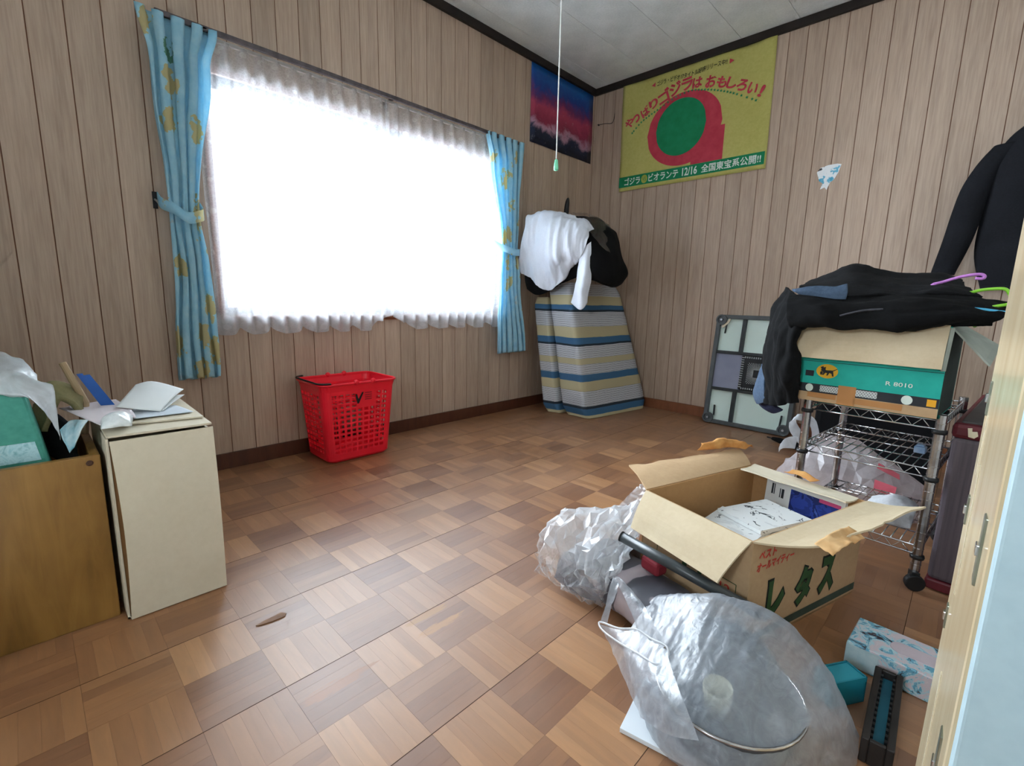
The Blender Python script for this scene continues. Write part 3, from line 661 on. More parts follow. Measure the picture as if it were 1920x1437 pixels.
def slab(name, bot, top, h, amp, seed):
    rows = []; n = 40; NZ = 30
    def ringq(q, z, e):
        c = sum((Vector((p[0], p[1], 0)) for p in q), Vector())/4; pts = []
        for i in range(4):
            a = Vector((q[i][0], q[i][1], 0)); b = Vector((q[(i+1) % 4][0], q[(i+1) % 4][1], 0))
            for k in range(n//4):
                p = a.lerp(b, k/(n//4)); d = p-c
                pts.append(c+d*(1-e)+Vector((0, 0, z)))
        # soften corners
        for _ in range(1): pts = [(pts[i-1]+pts[i]*2+pts[(i+1) % len(pts)])/4 for i in range(len(pts))]
        return pts
    for i in range(NZ+1):
        s = i/NZ; e = .10*(1-min(1, s*14))+.10*(1-min(1, (1-s)*14)); q = [Vector(a).lerp(Vector(b), s) for a, b in zip(bot, top)]
        bow = .02*math.sin(s*PI)
        rows.append([p+Vector((bow*.3, -bow*.3, 0)) for p in ringq(q, .004+h*s, e)])
    rows = folds(rows, amp, 7, seed, False, (1, 1, 2.5), True)
    for p in rows[0]: p.z = max(p.z, .002)
    mb = MB().grid(rows, True); m = len(rows[0]); mb.f += [tuple(range(m)), tuple(NZ*m+k for k in range(m-1, -1, -1))]
    return mb.build(name, M_STRIPE, mat_t, smooth=True)
slab('thick_fold', [(.372, -.75), (.60, -.755), (.69, -.05), (.46, -.05)], [(.185, -.75), (.40, -.755), (.36, -.05), (.16, -.05)], .945, .006, 2)
slab('thin_fold', [(.225, -.79), (.348, -.765), (.40, -.10), (.28, -.10)], [(.085, -.785), (.205, -.77), (.165, -.10), (.05, -.10)], .84, .004, 6)
# black garment heap, white shirt
jt = thing('black_jacket', 'heap of black jackets lying on top of the striped mattress', 'jacket', (.4, -.5, .93))
JK = [[(0.30, -0.62, 1.10), (0.30, -0.62, 1.34), (0.404, -0.5, 1.41), (0.42, -0.38, 1.37), (.30, -.25, 1.30)],
      [(0.218, -0.8, 1.400), (0.312, -0.7, 1.400), (0.376, -0.62, 1.39), (0.43, -0.46, 1.38), (0.44, -0.3, 1.34)], [(0.382, -0.8, 1.262), (0.498, -0.76, 1.292), (0.559, -0.68, 1.262), (0.551, -0.52, 1.298), (0.518, -0.36, 1.257)],
      [(0.452, -0.78, 1.073), (0.594, -0.8, 1.123), (0.657, -0.72, 1.115), (0.637, -0.55, 1.141), (0.564, -0.36, 1.13)], [(0.53, -0.78, 1.001), (0.637, -0.79, 0.987), (0.662, -0.7, 0.956), (0.648, -0.55, 0.987), (0.608, -0.36, 1.022)], [(0.54, -0.765, 0.968), (0.62, -0.77, 0.955), (0.64, -0.69, 0.932), (0.60, -0.5, 0.925), (0.56, -0.34, 0.96)]]
cloth('jacket_body', JK, M_BLACKF, jt, 36, 30, .012, 9, 3, .012)
cloth('jacket_lining', [[(.12, -.90, 1.36), (.20, -.86, 1.40), (.33, -.80, 1.40), (.42, -.72, 1.36)], [(.09, -.88, 1.2), (.2, -.84, 1.25), (.35, -.80, 1.25), (.5, -.76, 1.2)], [(.07, -.86, 1.0), (.2, -.83, 1.02), (.35, -.80, 1.0), (.52, -.785, 1.0)], [(.09, -.85, .90), (.16, -.83, .86), (.25, -.815, .88), (.42, -.80, .98)]], M_BLACKF, jt, 24, 24, .008, 9, 5, .01)
MB().tube(spline([(0.234, -0.62, 1.38), (0.225, -0.6, 1.47), (0.23, -0.6, 1.518), (0.236, -0.6, 1.551)], 14), [.019, .019, .0185, .018, .018, .0175, .017, .0165, .016, .015, .013, .011, .008, .003], 10).build('strap', M_BLACKP, jt, smooth=True)
pf = cloth('garment_cover', [[(0.272, -0.64, 1.425), (0.337, -0.57, 1.435), (0.395, -0.47, 1.418), (0.438, -0.37, 1.367)], [(0.416, -0.69, 1.374), (0.485, -0.64, 1.366), (0.505, -0.54, 1.342), (0.50, -0.41, 1.309)], [(0.56, -0.78, 1.264), (0.595, -0.73, 1.24), (0.59, -0.61, 1.235), (0.56, -0.43, 1.204)], [(0.643, -0.75, 1.16), (0.655, -0.69, 1.14), (0.645, -0.61, 1.11), (0.60, -0.46, 1.07)]], M_CLEAR, None, 24, 24, .012, 12, 4, .001, True)
tag(pf, 'clear plastic garment cover over the black jackets in the corner', 'garment cover')
sh = thing('white_shirt', 'white shirt draped over black jackets on the striped mattress', 'shirt', (.35, -.85, .9))
SHIRT = [[(0.21, -0.88, 1.385), (0.27, -0.82, 1.405), (0.36, -0.78, 1.395), (0.43, -0.74, 1.37), (0.50, -0.72, 1.335), (0.54, -0.72, 1.28)],
[(0.162, -0.94, 1.375), (0.247, -0.9, 1.392), (0.348, -0.86, 1.367), (0.438, -0.83, 1.339), (0.519, -0.8, 1.308), (0.55, -0.78, 1.263)], [(0.168, -0.97, 1.306), (0.237, -0.93, 1.305), (0.376, -0.9, 1.297), (0.465, -0.87, 1.265), (0.53, -0.84, 1.246), (0.566, -0.8, 1.225)], [(0.142, -0.97, 1.215), (0.218, -0.94, 1.207), (0.389, -0.92, 1.203), (0.455, -0.89, 1.196), (0.506, -0.86, 1.184), (0.576, -0.82, 1.189)], [(0.124, -0.97, 1.132), (0.2, -0.93, 1.138), (0.386, -0.92, 1.112), (0.444, -0.89, 1.123), (0.501, -0.86, 1.134), (0.551, -0.83, 1.128)], [(0.09, -0.95, 1.075), (0.185, -0.92, 1.073), (0.349, -0.9, 1.051), (0.394, -0.87, 1.052), (0.453, -0.85, 1.068), (0.51, -0.82, 1.097)], [(0.098, -0.93, 1.021), (0.166, -0.91, 1.008), (0.281, -0.88, 0.971), (0.336, -0.85, 0.96), (0.404, -0.83, 0.995), (0.468, -0.81, 1.059)], [(0.116, -0.92, 1.003), (0.17, -0.9, 0.981), (0.243, -0.87, 0.905), (0.299, -0.84, 0.891), (0.368, -0.83, 0.936), (0.439, -0.81, 1.031)]]
cloth('shirt_body', SHIRT, M_SHIRT, sh, 70, 70, .024, 8, 11, .002, True, (1.7, .8, .16))
SL = [[(0.551, -0.83, 1.134), (0.576, -0.82, 1.178), (0.592, -0.8, 1.201)], [(0.525, -0.82, 1.079), (0.575, -0.83, 1.088), (0.597, -0.8, 1.123)], [(0.518, -0.82, 1.022), (0.586, -0.84, 1.019), (0.595, -0.8, 1.044)], [(0.511, -0.82, 0.953), (0.583, -0.84, 0.951), (0.607, -0.8, 0.964)], [(0.493, -0.82, 0.877), (0.566, -0.84, 0.865), (0.59, -0.8, 0.884)], [(0.472, -0.82, 0.809), (0.565, -0.84, 0.764), (0.58, -0.8, 0.814)]]
cloth('sleeve', SL, M_SHIRT, sh, 36, 18, .008, 14, 3, .006, True, (1.5, 1.5, .5))
MB().lathe([(.004, 0), (.0055, .001), (.004, .002)], 12, xf((.225, -.945, 1.19), 0, PI/2)).build('button', M_BLACKP, sh)

# ------------------------------------------------------------------ heated table leaning on the back wall
tb = thing('low_heater_table', 'low heater table on edge showing grey frame and mint underside', 'table', (1.43, -.12, 0))
TW, TH = .548, .752; T0 = Matrix.Translation((1.157, -.128, .003)) @ Matrix.Rotation(math.radians(-7.4), 4, 'X') @ Matrix.Rotation(math.radians(0), 4, 'Y')
def tbx(mb, x0, x1, z0, z1, y0, y1): return mb.box(x0, x1, y0, y1, z0, z1, T0)
# outer frame: rounded rectangle ring
out = [(a+TW/2, b+TH/2) for a, b in rrect(TW/2, TH/2, .045, 6)]; inn = [(a+TW/2, b+TH/2) for a, b in rrect(TW/2-.026, TH/2-.026, .03, 6)]
mb = MB(); n = len(out); v = [(a, -.018, b) for a, b in out]+[(a, -.018, b) for a, b in inn]+[(a, .030, b) for a, b in out]+[(a, .030, b) for a, b in inn]; f = []
for i in range(n):
    j = (i+1) % n; f += [(i, j, n+j, n+i), (2*n+i, 3*n+i, 3*n+j, 2*n+j), (i, 2*n+i, 2*n+j, j), (n+i, n+j, 3*n+j, 3*n+i)]
mb.add(v, f, T0); mb.build('frame', M_GREYP, tb, bevel=.002)
xa, xb, za, zb = .185, .365, .245, .495
for x0, x1, z0, z1 in ((.026, xa-.01, .026, za-.01), (xa+.01, TW-.026, .026, za-.01), (.026, xa-.01, zb+.01, TH-.026), (xa+.01, TW-.026, zb+.01, TH-.026)):
    tbx(MB(), x0, x1, z0, z1, .010, .022).build('underside_panel', M_MINT, tb)
tbx(MB(), .026, .21, za+.008, zb-.008, .004, .018).build('side_panel', M_BLUEGREY, tb); tbx(MB(), .40, TW-.026, za+.008, zb-.008, .004, .018).build('side_panel', M_BLUEGREY, tb)
M_RAILD = PM('dark_rail', '#2b2f30', '#363a3b', 20, rough=.5)
for x0, x1, z0, z1 in ((xa-.014, xa+.010, .026, za), (xa-.014, xa+.010, zb, TH-.026), (.020, TW-.020, za-.012, za+.008), (.020, TW-.020, zb-.008, zb+.012)):
    tbx(MB(), x0, x1, z0, z1, -.012, .020).build('cross_rail', M_RAILD, tb, bevel=.002)
for a, b in ((.036, .036), (.036, TH-.036), (TW-.036, .036), (TW-.036, TH-.036)):
    lg = MB().lathe([(.034, -.004), (.036, .0), (.036, .014), (.026, .014), (.024, .004), (.010, .004), (.010, .016)], 20, T0 @ xf((a, -.018, b), 0, PI/2)).build('leg_socket', M_GREYP, tb, smooth=False)
    MB().lathe([(.007, .004), (.007, .020)], 10, T0 @ xf((a, -.018, b), 0, PI/2)).build('socket_bolt', M_SILV, lg)
    MB().tube([T0 @ Vector((a+(.03 if a < .2 else -.03), .0, b+(.09 if b < .3 else -.09)*.2)), T0 @ Vector((a+(.085 if a < .2 else -.085)*.3, .0, b+(.09 if b < .3 else -.09)))], .006, 6).build('corner_brace', M_RAILD, tb)
ht = MB(); gx0, gx1, gz0, gz1 = .195, .41, .255, .485
ht.box(gx0, gx1, -.002, .016, gz0, gz1, T0); hu = ht.build('heater_unit', M_BLACKP, tb, bevel=.006)
mb = MB()
for k in range(14):
    z = gz0+.016+k*.0152; mb.box(gx0+.004, gx0+.020, -.008, -.002, z, z+.006, T0).box(gx1-.020, gx1-.004, -.008, -.002, z, z+.006, T0)
for k in range(13):
    x = gx0+.022+k*.0135; mb.box(x, x+.006, -.008, -.002, gz0+.004, gz0+.016, T0).box(x, x+.006, -.008, -.002, gz1-.016, gz1-.004, T0)
cxg, czg = (gx0+gx1)/2, (gz0+gz1)/2
for k in range(48):
    a = 2*PI*k/48; d = Vector((math.cos(a), 0, math.sin(a))); q = max(abs(d.x)/.062, abs(d.z)/.072)
    mb.tube([T0 @ (Vector((cxg, -.004, czg))+d*(.35/q)), T0 @ (Vector((cxg, -.007, czg))+d*(.98/q))], .0016, 5)
mb.build('heater_grille', PM('grille_grey', '#9ba0a2', '#b6babc', 20, rough=.4), hu)['kind'] = 'stuff'
MB().add([(0, 0, 0), (.012, 0, -.006), (.045, 0, .03), (.055, 0, .055), (.044, 0, .058), (.03, 0, .035), (.004, 0, .014), (0, -.006, 0), (.012, -.006, -.006), (.045, -.006, .03), (.055, -.006, .055), (.044, -.006, .058), (.03, -.006, .035), (.004, -.006, .014)],
         [tuple(range(6, -1, -1)), tuple(range(7, 14))]+[(i, (i+1) % 7, 7+(i+1) % 7, 7+i) for i in range(7)], T0 @ xf((.040, -.014, .668))).build('wing_nut', PM('ivory_plastic', '#d8c9b0', '#e2d5bd', 10), tb, bevel=.001)

um = thing('folded_umbrella', 'black folded umbrella tip lying on floor under the leaning table', 'umbrella', (1.72, -.34, 0))
MB().tube([(1.655, -.300, .018), (1.70, -.325, .020), (1.80, -.385, .022), (1.95, -.47, .024)], [.010, .017, .021, .022], 10).build('canopy', M_BLACKF, um, smooth=True); MB().tube([(1.62, -.281, .016), (1.66, -.303, .018)], .004, 8).build('ferrule', M_BLACKP, um)

# ------------------------------------------------------------------ wire rack, teal carton, clothes
AR = math.radians(-4.8); RK = xf((2.09, -1.64, 0), AR); RW, RD = .331, .44
rk = thing('wire_rack', 'chrome wire shelf rack on casters in front of the purple trunk', 'rack', (2.25, -1.45, 0))
for px_, py_ in ((0, 0), (RW, 0), (0, RD), (RW, RD)):
    po_ = MB().tube([RK @ Vector((px_, py_, .055)), RK @ Vector((px_, py_, .525))], .0125, 12); 
    for k in range(18): po_.lathe([(.0131, 0), (.0131, .0016)], 12, RK @ xf((px_, py_, .075+k*.025)))
    p_ = po_.build('post', M_POST, rk, smooth=False)
    for z in (.105, .343, .483): MB().lathe([(.0165, 0), (.0180, .006), (.0165, .012)], 14, RK @ xf((px_, py_, z-.012))).build('clip_collar', M_BLACKP, p_, smooth=True)
    cs = MB().lathe([(.024, -.010), (.025, 0), (.024, .010)], 20, RK @ xf((px_+.006, py_-.018, .0255), .5, PI/2)); cs.box(-.010, .010, -.016, .012, .030, .056, RK @ xf((px_, py_-.006, 0), .5)); cs.build('caster', M_BLACKP, rk, bevel=.002)
for zt_ in (.508, .365, .130):
    mb = MB(); zl = zt_-.025; i_ = .012
    for z in (zt_, zl):
        mb.tube([RK @ Vector(p) for p in ((i_, 0, z), (RW-i_, 0, z))], .0026, 6).tube([RK @ Vector(p) for p in ((i_, RD, z), (RW-i_, RD, z))], .0026, 6).tube([RK @ Vector(p) for p in ((0, i_, z), (0, RD-i_, z))], .0026, 6).tube([RK @ Vector(p) for p in ((RW, i_, z), (RW, RD-i_, z))], .0026, 6)
    for yy in (0, RD): mb.tube([RK @ Vector((.02+(RW-.04)*k/14, yy, (zt_ if k % 2 else zl))) for k in range(15)], .0018, 5)
    for xx in (0, RW): mb.tube([RK @ Vector((xx, .02+(RD-.04)*k/18, (zt_ if k % 2 else zl))) for k in range(19)], .0018, 5)
    for k in range(1, 15): mb.tube([RK @ Vector((RW*k/15, 0, zt_+.003)), RK @ Vector((RW*k/15, RD, zt_+.003))], .0016, 5)
    for k in range(1, 4): mb.tube([RK @ Vector((0, RD*k/4, zt_)), RK @ Vector((RW, RD*k/4, zt_))], .0024, 6)
    mb.build('wire_shelf', M_CHROME, rk, smooth=True)

BK = xf((2.052, -1.652, .5135), AR); BW, BD, BH = .358, .262, .255
tc_ = thing('delivery_carton', 'teal and kraft delivery carton with cat emblem on the wire rack', 'carton', (2.23, -1.55, .5135))
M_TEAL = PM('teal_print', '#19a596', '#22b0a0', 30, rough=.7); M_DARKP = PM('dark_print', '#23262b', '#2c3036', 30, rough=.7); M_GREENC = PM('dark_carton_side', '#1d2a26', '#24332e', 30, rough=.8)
th = .005
cb = MB().box(0, BW, 0, th, 0, BH, BK).box(0, BW, BD-th, BD, 0, BH, BK).box(0, th, th, BD-th, 0, BH, BK).box(0, BW, 0, BD, 0, .004, BK); cb.build('carton_body', M_TEAL, tc_)
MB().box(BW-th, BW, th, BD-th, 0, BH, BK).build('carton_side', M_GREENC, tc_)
fr = frame(BK @ Vector((0, 0, 0)), BK.to_3x3() @ Vector((1, 0, 0)), (0, 0, 1), .0006)
def prt(name, mat, shapes, fn, par, d=0.0):
    mb = MB()
    for s_ in shapes: mb.add([fn(x, y, d) for x, y in s_], [tuple(range(len(s_)))])
    return mb.build(name, mat, par)
prt('kraft_strip', M_CARD, [rect(0, BW, 0, .028)], fr, tc_); prt('dark_strip', M_DARKP, [rect(0, BW, .028, .056)], fr, tc_)
prt('kraft_tape', PM('brown_tape', '#b07a48', '#bd8753', 8, rough=.35), [rect(.035, .115, .012, .028), rect(.16, .28, .008, .026), rect(.118, .165, .0, .060)], fr, tc_, .0006)
[prt('round_lamp_print', M_BWHT, [e_], fr, tc_, .0005) for e_ in (ell(.038, .042, .011, .0125), ell(.288, .042, .013, .0135))]
prt('grille_print', PM('grille_print', '#cfd3d3', '#dfe3e3', 9), [rect(.068, .118, .033, .053)], fr, tc_, .0005); prt('grille_print', PM('grille_print', '#cfd3d3'), [rect(.165, .218, .033, .053)], fr, tc_, .0005)
mb = MB()
for x0, x1 in ((.068, .118), (.165, .218)):
    for k in range(7):
        a = x0+(x1-x0)*k/7; b = a+(x1-x0)/7
        for q in ((a, .033, b, .043), (a, .043, b, .053), (a, .043, b, .033), (a, .053, b, .043)): mb.add([fr(q[0], q[1]-.0007, .0008), fr(q[0], q[1]+.0007, .0008), fr(q[2], q[3]+.0007, .0008), fr(q[2], q[3]-.0007, .0008)], [(0, 1, 2, 3)])
mb.build('grille_lines', M_DARKP, tc_)['kind'] = 'stuff'
prt('orange_lamp_print', PM('orange_print', '#e6a41c', '#efb02a', 9), [rect(.0, .006, .034, .052)], fr, tc_, .0005); prt('orange_lamp_print', PM('orange_print', '#e6a41c'), [rect(.332, .352, .032, .052)], fr, tc_, .0005)
prt('dark_square', M_DARKP, [rect(.022, .046, .080, .098)], fr, tc_, .0004)
prt('emblem_oval', PM('emblem_yellow', '#d9a520', '#e3b02c', 9), [ell(.082, .100, .030, .0225)], fr, tc_, .0005)
cat = [(-.0195, .011), (-.012, .0155), (-.0105, .0115), (-.004, .0135), (-.005, .006), (-.003, .003), (.010, .004), (.015, .004), (.027, .0105), (.0275, .009), (.0165, .0015), (.018, -.006), (.0195, -.0145), (.015, -.0145), (.013, -.007), (.007, -.0045), (.003, -.0135), (-.001, -.0135), (.001, -.006), (-.004, -.005), (-.009, -.013), (-.013, -.012), (-.010, -.006), (-.013, -.0005), (-.018, .002), (-.0155, .006)]
def tri_poly(mb, pts, fn, d):
    import mathutils.geometry as g
    t = g.tessellate_polygon([[Vector((x, y, 0)) for x, y in pts]]); mb.add([fn(x, y, d) for x, y in pts], [tuple(q) for q in t])
mb = MB(); tri_poly(mb, [(.082+x, .100+y) for x, y in cat], fr, .0009); tri_poly(mb, [(.082-.019, .100-.004), (.082-.014, .100+.0005), (.082-.011, .100-.006), (.082-.014, .100-.013), (.082-.018, .100-.012)], fr, .001); mb.build('cat_emblem', M_BLACKP, tc_)
mb = MB(); fit_text(mb, 'R 8010', .265, .084, .062, .012, lambda a, b: fr(a, b, .0006), 0, .01); mb.build('number_print', M_BWHT, tc_)
prt('dark_line', M_DARKP, [rect(0, BW, .128, .1295)], fr, tc_, .0004)
# front flap hanging over the face, right flap sticking out
def slabq(p, thick):
    p = [Vector(q) for q in p]; n = (p[1]-p[0]).cross(p[3]-p[0]).normalized()*thick; m = len(p)
    return [q for q in p]+[q+n for q in p], [tuple(range(m-1, -1, -1)), tuple(range(m, 2*m))]+[(i, (i+1) % m, m+(i+1) % m, m+i) for i in range(m)]
def sheet(name, p, thick, mat, par): v, f = slabq(p, thick); return MB().add(v, f).build(name, mat, par)
fl_rows = []
for i in range(9):
    s = i/8; row = []
    for j in range(21):
        u = j/20; x = -.016+u*(BW+.012)+(.012*(1-u)*(1-s)); y = -.004-.024*math.sin(s*1.5)-.006*math.sin(u*9)*s; z = BH+.004-.118*s+.012*u*s*0
        row.append(BK @ Vector((x, y, z)))
    fl_rows.append(row)
MB().grid(fl_rows).build('front_flap', M_CARDY, tc_, smooth=False, solid=.004)
sheet('side_flap', [BK @ Vector((BW, .01, BH)), BK @ Vector((BW, BD-.01, BH)), BK @ Vector((BW+.085, BD-.02, BH-.055)), BK @ Vector((BW+.085, .0, BH-.095))], .004, PM('grey_flap', '#8f968c', '#a4aba0', 12), tc_)
sheet('flap_edge', [BK @ Vector((BW-.001, -.012, BH-.002)), BK @ Vector((BW+.006, -.004, BH-.002)), BK @ Vector((BW+.002, -.004, .135)), BK @ Vector((BW-.006, -.014, .135))], .004, PM('grey_flap', '#8f968c', '#a4aba0', 12), tc_)

gt = thing('black_trousers', 'pile of black trousers lying across the teal carton', 'trousers', (2.22, -1.6, .77))
CTOP = [[(1.985, -1.36, 0.80), (2.05, -1.30, 0.80), (2.119, -1.28, 0.80), (2.186, -1.28, 0.80), (2.248, -1.28, 0.80), (2.346, -1.28, 0.80), (2.39, -1.28, 0.80)], [(1.998, -1.4, 0.892), (2.06, -1.38, 0.919), (2.119, -1.36, 0.953), (2.186, -1.37, 0.931), (2.248, -1.38, 0.914), (2.346, -1.38, 0.912), (2.396, -1.36, 0.895)], [(2.0, -1.5, 0.878), (2.07, -1.5, 0.89), (2.141, -1.5, 0.914), (2.209, -1.5, 0.898), (2.27, -1.5, 0.886), (2.355, -1.5, 0.882), (2.417, -1.48, 0.87)], [(2.012, -1.6, 0.87), (2.084, -1.6, 0.866), (2.151, -1.6, 0.87), (2.225, -1.6, 0.866), (2.285, -1.6, 0.862), (2.376, -1.6, 0.866), (2.435, -1.58, 0.852)], [(2.019, -1.64, 0.86), (2.091, -1.64, 0.843), (2.154, -1.64, 0.842), (2.233, -1.64, 0.845), (2.294, -1.64, 0.845), (2.38, -1.64, 0.854), (2.45, -1.6, 0.84)]]
cloth('folded_leg', CTOP, M_BLACK2, gt, 44, 60, .012, 10, 4, .012, True, (.6, 1.5, 1.5))
CLOW = [[(1.99, -1.55, 0.825), (2.06, -1.55, 0.838), (2.147, -1.55, 0.835), (2.238, -1.55, 0.838), (2.334, -1.55, 0.84), (2.423, -1.55, 0.835), (2.49, -1.55, 0.825)], [(1.986, -1.6, 0.843), (2.063, -1.6, 0.846), (2.147, -1.6, 0.842), (2.238, -1.6, 0.843), (2.334, -1.6, 0.849), (2.423, -1.6, 0.84), (2.5, -1.58, 0.827)], [(2.001, -1.68, 0.819), (2.085, -1.69, 0.821), (2.165, -1.69, 0.814), (2.251, -1.69, 0.824), (2.342, -1.69, 0.83), (2.426, -1.68, 0.824), (2.503, -1.65, 0.812)], [(2.016, -1.71, 0.788), (2.096, -1.73, 0.795), (2.174, -1.72, 0.786), (2.258, -1.72, 0.793), (2.347, -1.72, 0.804), (2.429, -1.71, 0.806), (2.501, -1.68, 0.802)], [(2.027, -1.71, 0.753), (2.117, -1.73, 0.771), (2.165, -1.73, 0.753), (2.254, -1.73, 0.758), (2.343, -1.73, 0.772), (2.404, -1.72, 0.795), (2.482, -1.68, 0.794)], [(2.03, -1.68, 0.76), (2.117, -1.67, 0.775), (2.165, -1.67, 0.775), (2.254, -1.67, 0.775), (2.343, -1.67, 0.775), (2.404, -1.66, 0.78), (2.482, -1.64, 0.79)]]
lj = thing('black_fleece_jacket', 'black zipped jacket at the bottom of pile on teal carton', 'jacket', (2.24, -1.65, .77))
cloth('jacket_front', CLOW, M_BLACKF, lj, 50, 60, .014, 11, 8, .010, True, (.5, 1.5, 1.6))
MB().tube(spline([(2.16, -1.735, .79), (2.19, -1.740, .800), (2.22, -1.741, .808), (2.26, -1.738, .812)], 16), .003, 6).build('zipper', PM('zip_grey', '#34343b', '#45454d', 60, rough=.5), lj, smooth=True)
CH = [[(1.966, -1.5, 0.869), (2.01, -1.58, 0.843), (2.051, -1.66, 0.825), (2.089, -1.7, 0.799), (2.116, -1.71, 0.775)], [(1.941, -1.52, 0.819), (1.989, -1.6, 0.81), (2.031, -1.68, 0.797), (2.06, -1.71, 0.781), (2.058, -1.7, 0.741)], [(1.928, -1.53, 0.754), (1.973, -1.61, 0.748), (2.013, -1.68, 0.743), (2.042, -1.71, 0.728), (2.036, -1.69, 0.7)], [(1.919, -1.54, 0.668), (1.967, -1.62, 0.672), (2.008, -1.68, 0.674), (2.035, -1.7, 0.664), (2.052, -1.68, 0.646)], [(1.928, -1.54, 0.608), (1.968, -1.62, 0.614), (2.01, -1.68, 0.614), (2.037, -1.7, 0.609), (2.057, -1.68, 0.596)], [(1.938, -1.55, 0.538), (1.98, -1.62, 0.542), (2.015, -1.67, 0.548), (2.038, -1.68, 0.547), (2.059, -1.67, 0.545)], [(1.954, -1.56, 0.465), (1.992, -1.62, 0.475), (2.023, -1.66, 0.486), (2.043, -1.67, 0.5), (2.058, -1.66, 0.508)]]
hj = thing('black_sweatshirt', 'black sweatshirt hanging down over the left end of teal carton', 'sweatshirt', (2.0, -1.62, .47))
cloth('draped_sleeve', CH, M_BLACKF, hj, 60, 44, .026, 11, 2, .012, True, (1.6, 1.6, .35))
dn = thing('denim_shirt', 'blue grey denim shirt showing between the black clothes on carton', 'shirt', (2.08, -1.66, .86))
cloth('denim_fold', [[(2.005, -1.655, 0.869), (2.063, -1.655, 0.877), (2.098, -1.655, 0.877), (2.124, -1.655, 0.875), (2.155, -1.655, 0.884)], [(2.018, -1.67, 0.862), (2.068, -1.67, 0.862), (2.103, -1.67, 0.857), (2.128, -1.67, 0.858), (2.16, -1.67, 0.86)], [(2.028, -1.665, 0.855), (2.069, -1.67, 0.849), (2.103, -1.67, 0.844), (2.13, -1.67, 0.84), (2.158, -1.67, 0.839)]], M_DENIM, dn, 16, 24, .004, 25, 3, .006)
NV = [[(1.936, -1.46, 0.845), (1.935, -1.5, 0.824), (1.944, -1.56, 0.809)], [(1.907, -1.47, 0.752), (1.913, -1.51, 0.713), (1.938, -1.58, 0.707)], [(1.894, -1.47, 0.668), (1.913, -1.52, 0.651), (1.949, -1.58, 0.648)], [(1.902, -1.47, 0.573), (1.92, -1.53, 0.57), (1.948, -1.58, 0.568)], [(1.884, -1.48, 0.485), (1.922, -1.54, 0.488), (1.955, -1.58, 0.508)], [(1.894, -1.48, 0.443), (1.935, -1.54, 0.448), (1.968, -1.58, 0.47)], [(1.92, -1.48, 0.426), (1.968, -1.54, 0.43), (2.002, -1.58, 0.45)]]
nv = thing('navy_jacket', 'navy jacket hanging behind the black sweatshirt beside leaning table', 'jacket', (1.93, -1.52, .43))
cloth('draped_side', NV, M_NAVY, nv, 36, 18, .007, 14, 5, .008, False)
cloth('denim_cuff', [[(1.897, -1.505, .60), (1.915, -1.535, .60), (1.94, -1.57, .60)], [(1.886, -1.50, .55), (1.905, -1.54, .545), (1.935, -1.585, .54)], [(1.876, -1.495, .49), (1.90, -1.545, .48), (1.945, -1.59, .50)], [(1.886, -1.495, .455), (1.915, -1.55, .455), (1.955, -1.595, .48)]], M_DENIM, nv, 18, 14, .004, 25, 7, .005)
for nm, col, pts, lab in (('pink', '#c77fd0', [(2.35, -1.555, .888), (2.368, -1.55, 0.894), (2.39, -1.55, 0.903), (2.413, -1.55, 0.91), (2.44, -1.55, 0.914), (2.451, -1.55, 0.909), (2.448, -1.55, 0.902), (2.433, -1.55, 0.903)], 'pink plastic clothes hanger poking out of the black clothes'),
                          ('green', '#8fd83c', [(2.43, -1.605, .862), (2.45, -1.6, 0.869), (2.473, -1.6, 0.872), (2.494, -1.6, 0.872), (2.504, -1.6, 0.861), (2.51, -1.6, 0.845)], 'lime green clothes hanger poking out higher beside black clothes'),
                          ('green', '#8fd83c', [(2.47, -1.665, .822), (2.488, -1.664, 0.827), (2.5, -1.66, 0.83), (2.515, -1.66, 0.833), (2.525, -1.66, .825)], 'lime green clothes hanger poking out lower, just above the blue one'),
                          ('blue', '#4fb4e0', [(2.40, -1.69, .828), (2.415, -1.69, 0.826), (2.437, -1.69, 0.819), (2.464, -1.69, 0.816), (2.49, -1.685, 0.812), (2.513, -1.68, 0.809)], 'sky blue clothes hanger lying along the edge of black clothes')):
    hg = thing('clothes_hanger', lab, 'hanger', pts[0], 'plastic hangers in the clothes pile'); mm = PM('hanger_'+nm, col, col, 5, rough=.35)
    MB().tube(spline(pts, 24), .0042, 8).build('hook', mm, hg, smooth=True)
    p0 = Vector(pts[0]); MB().tube([p0, p0+Vector((-.012, .03, -.008)), p0+Vector((-.03, .15, -.03)), p0+Vector((-.035, .16, -.04))], .005, 8).tube([p0, p0+Vector((-.006, -.0, -.012)), p0+Vector((-.02, .06, -.05))], .005, 8).build('shoulder_bar', mm, hg, smooth=True)

# black coat hanging at the right end of the back wall
ct = thing('black_coat', 'black coat hanging on the back wall at far right', 'coat', (2.58, -.12, .92))
def loft(rings, n=20, power=2.4):
    rows = []
    for (cx, cy, cz, rx, ry) in rings:
        row = []
        for k in range(n):
            a = 2*PI*k/n; c, s = math.cos(a), math.sin(a)
            row.append(Vector((cx+rx*math.copysign(abs(c)**(2/power), c), cy+ry*math.copysign(abs(s)**(2/power), s), cz)))
        rows.append(row)
    return rows
def loftmesh(rings, nz=28, n=24, amp=0, freq=8, seed=0, power=2.4):
    P = spline([(r[0], r[1], r[2]) for r in rings], nz); Q = spline([(r[3], r[4], 0) for r in rings], nz)
    rows = loft([(p.x, p.y, p.z, q.x, q.y) for p, q in zip(P, Q)], n, power)
    if amp: rows = folds(rows, amp, freq, seed, False, (1, 1, .3), True)
    mb = MB().grid(rows, True); mb.f += [tuple(range(n)), tuple((nz-1)*n+k for k in range(n-1, -1, -1))]; return mb
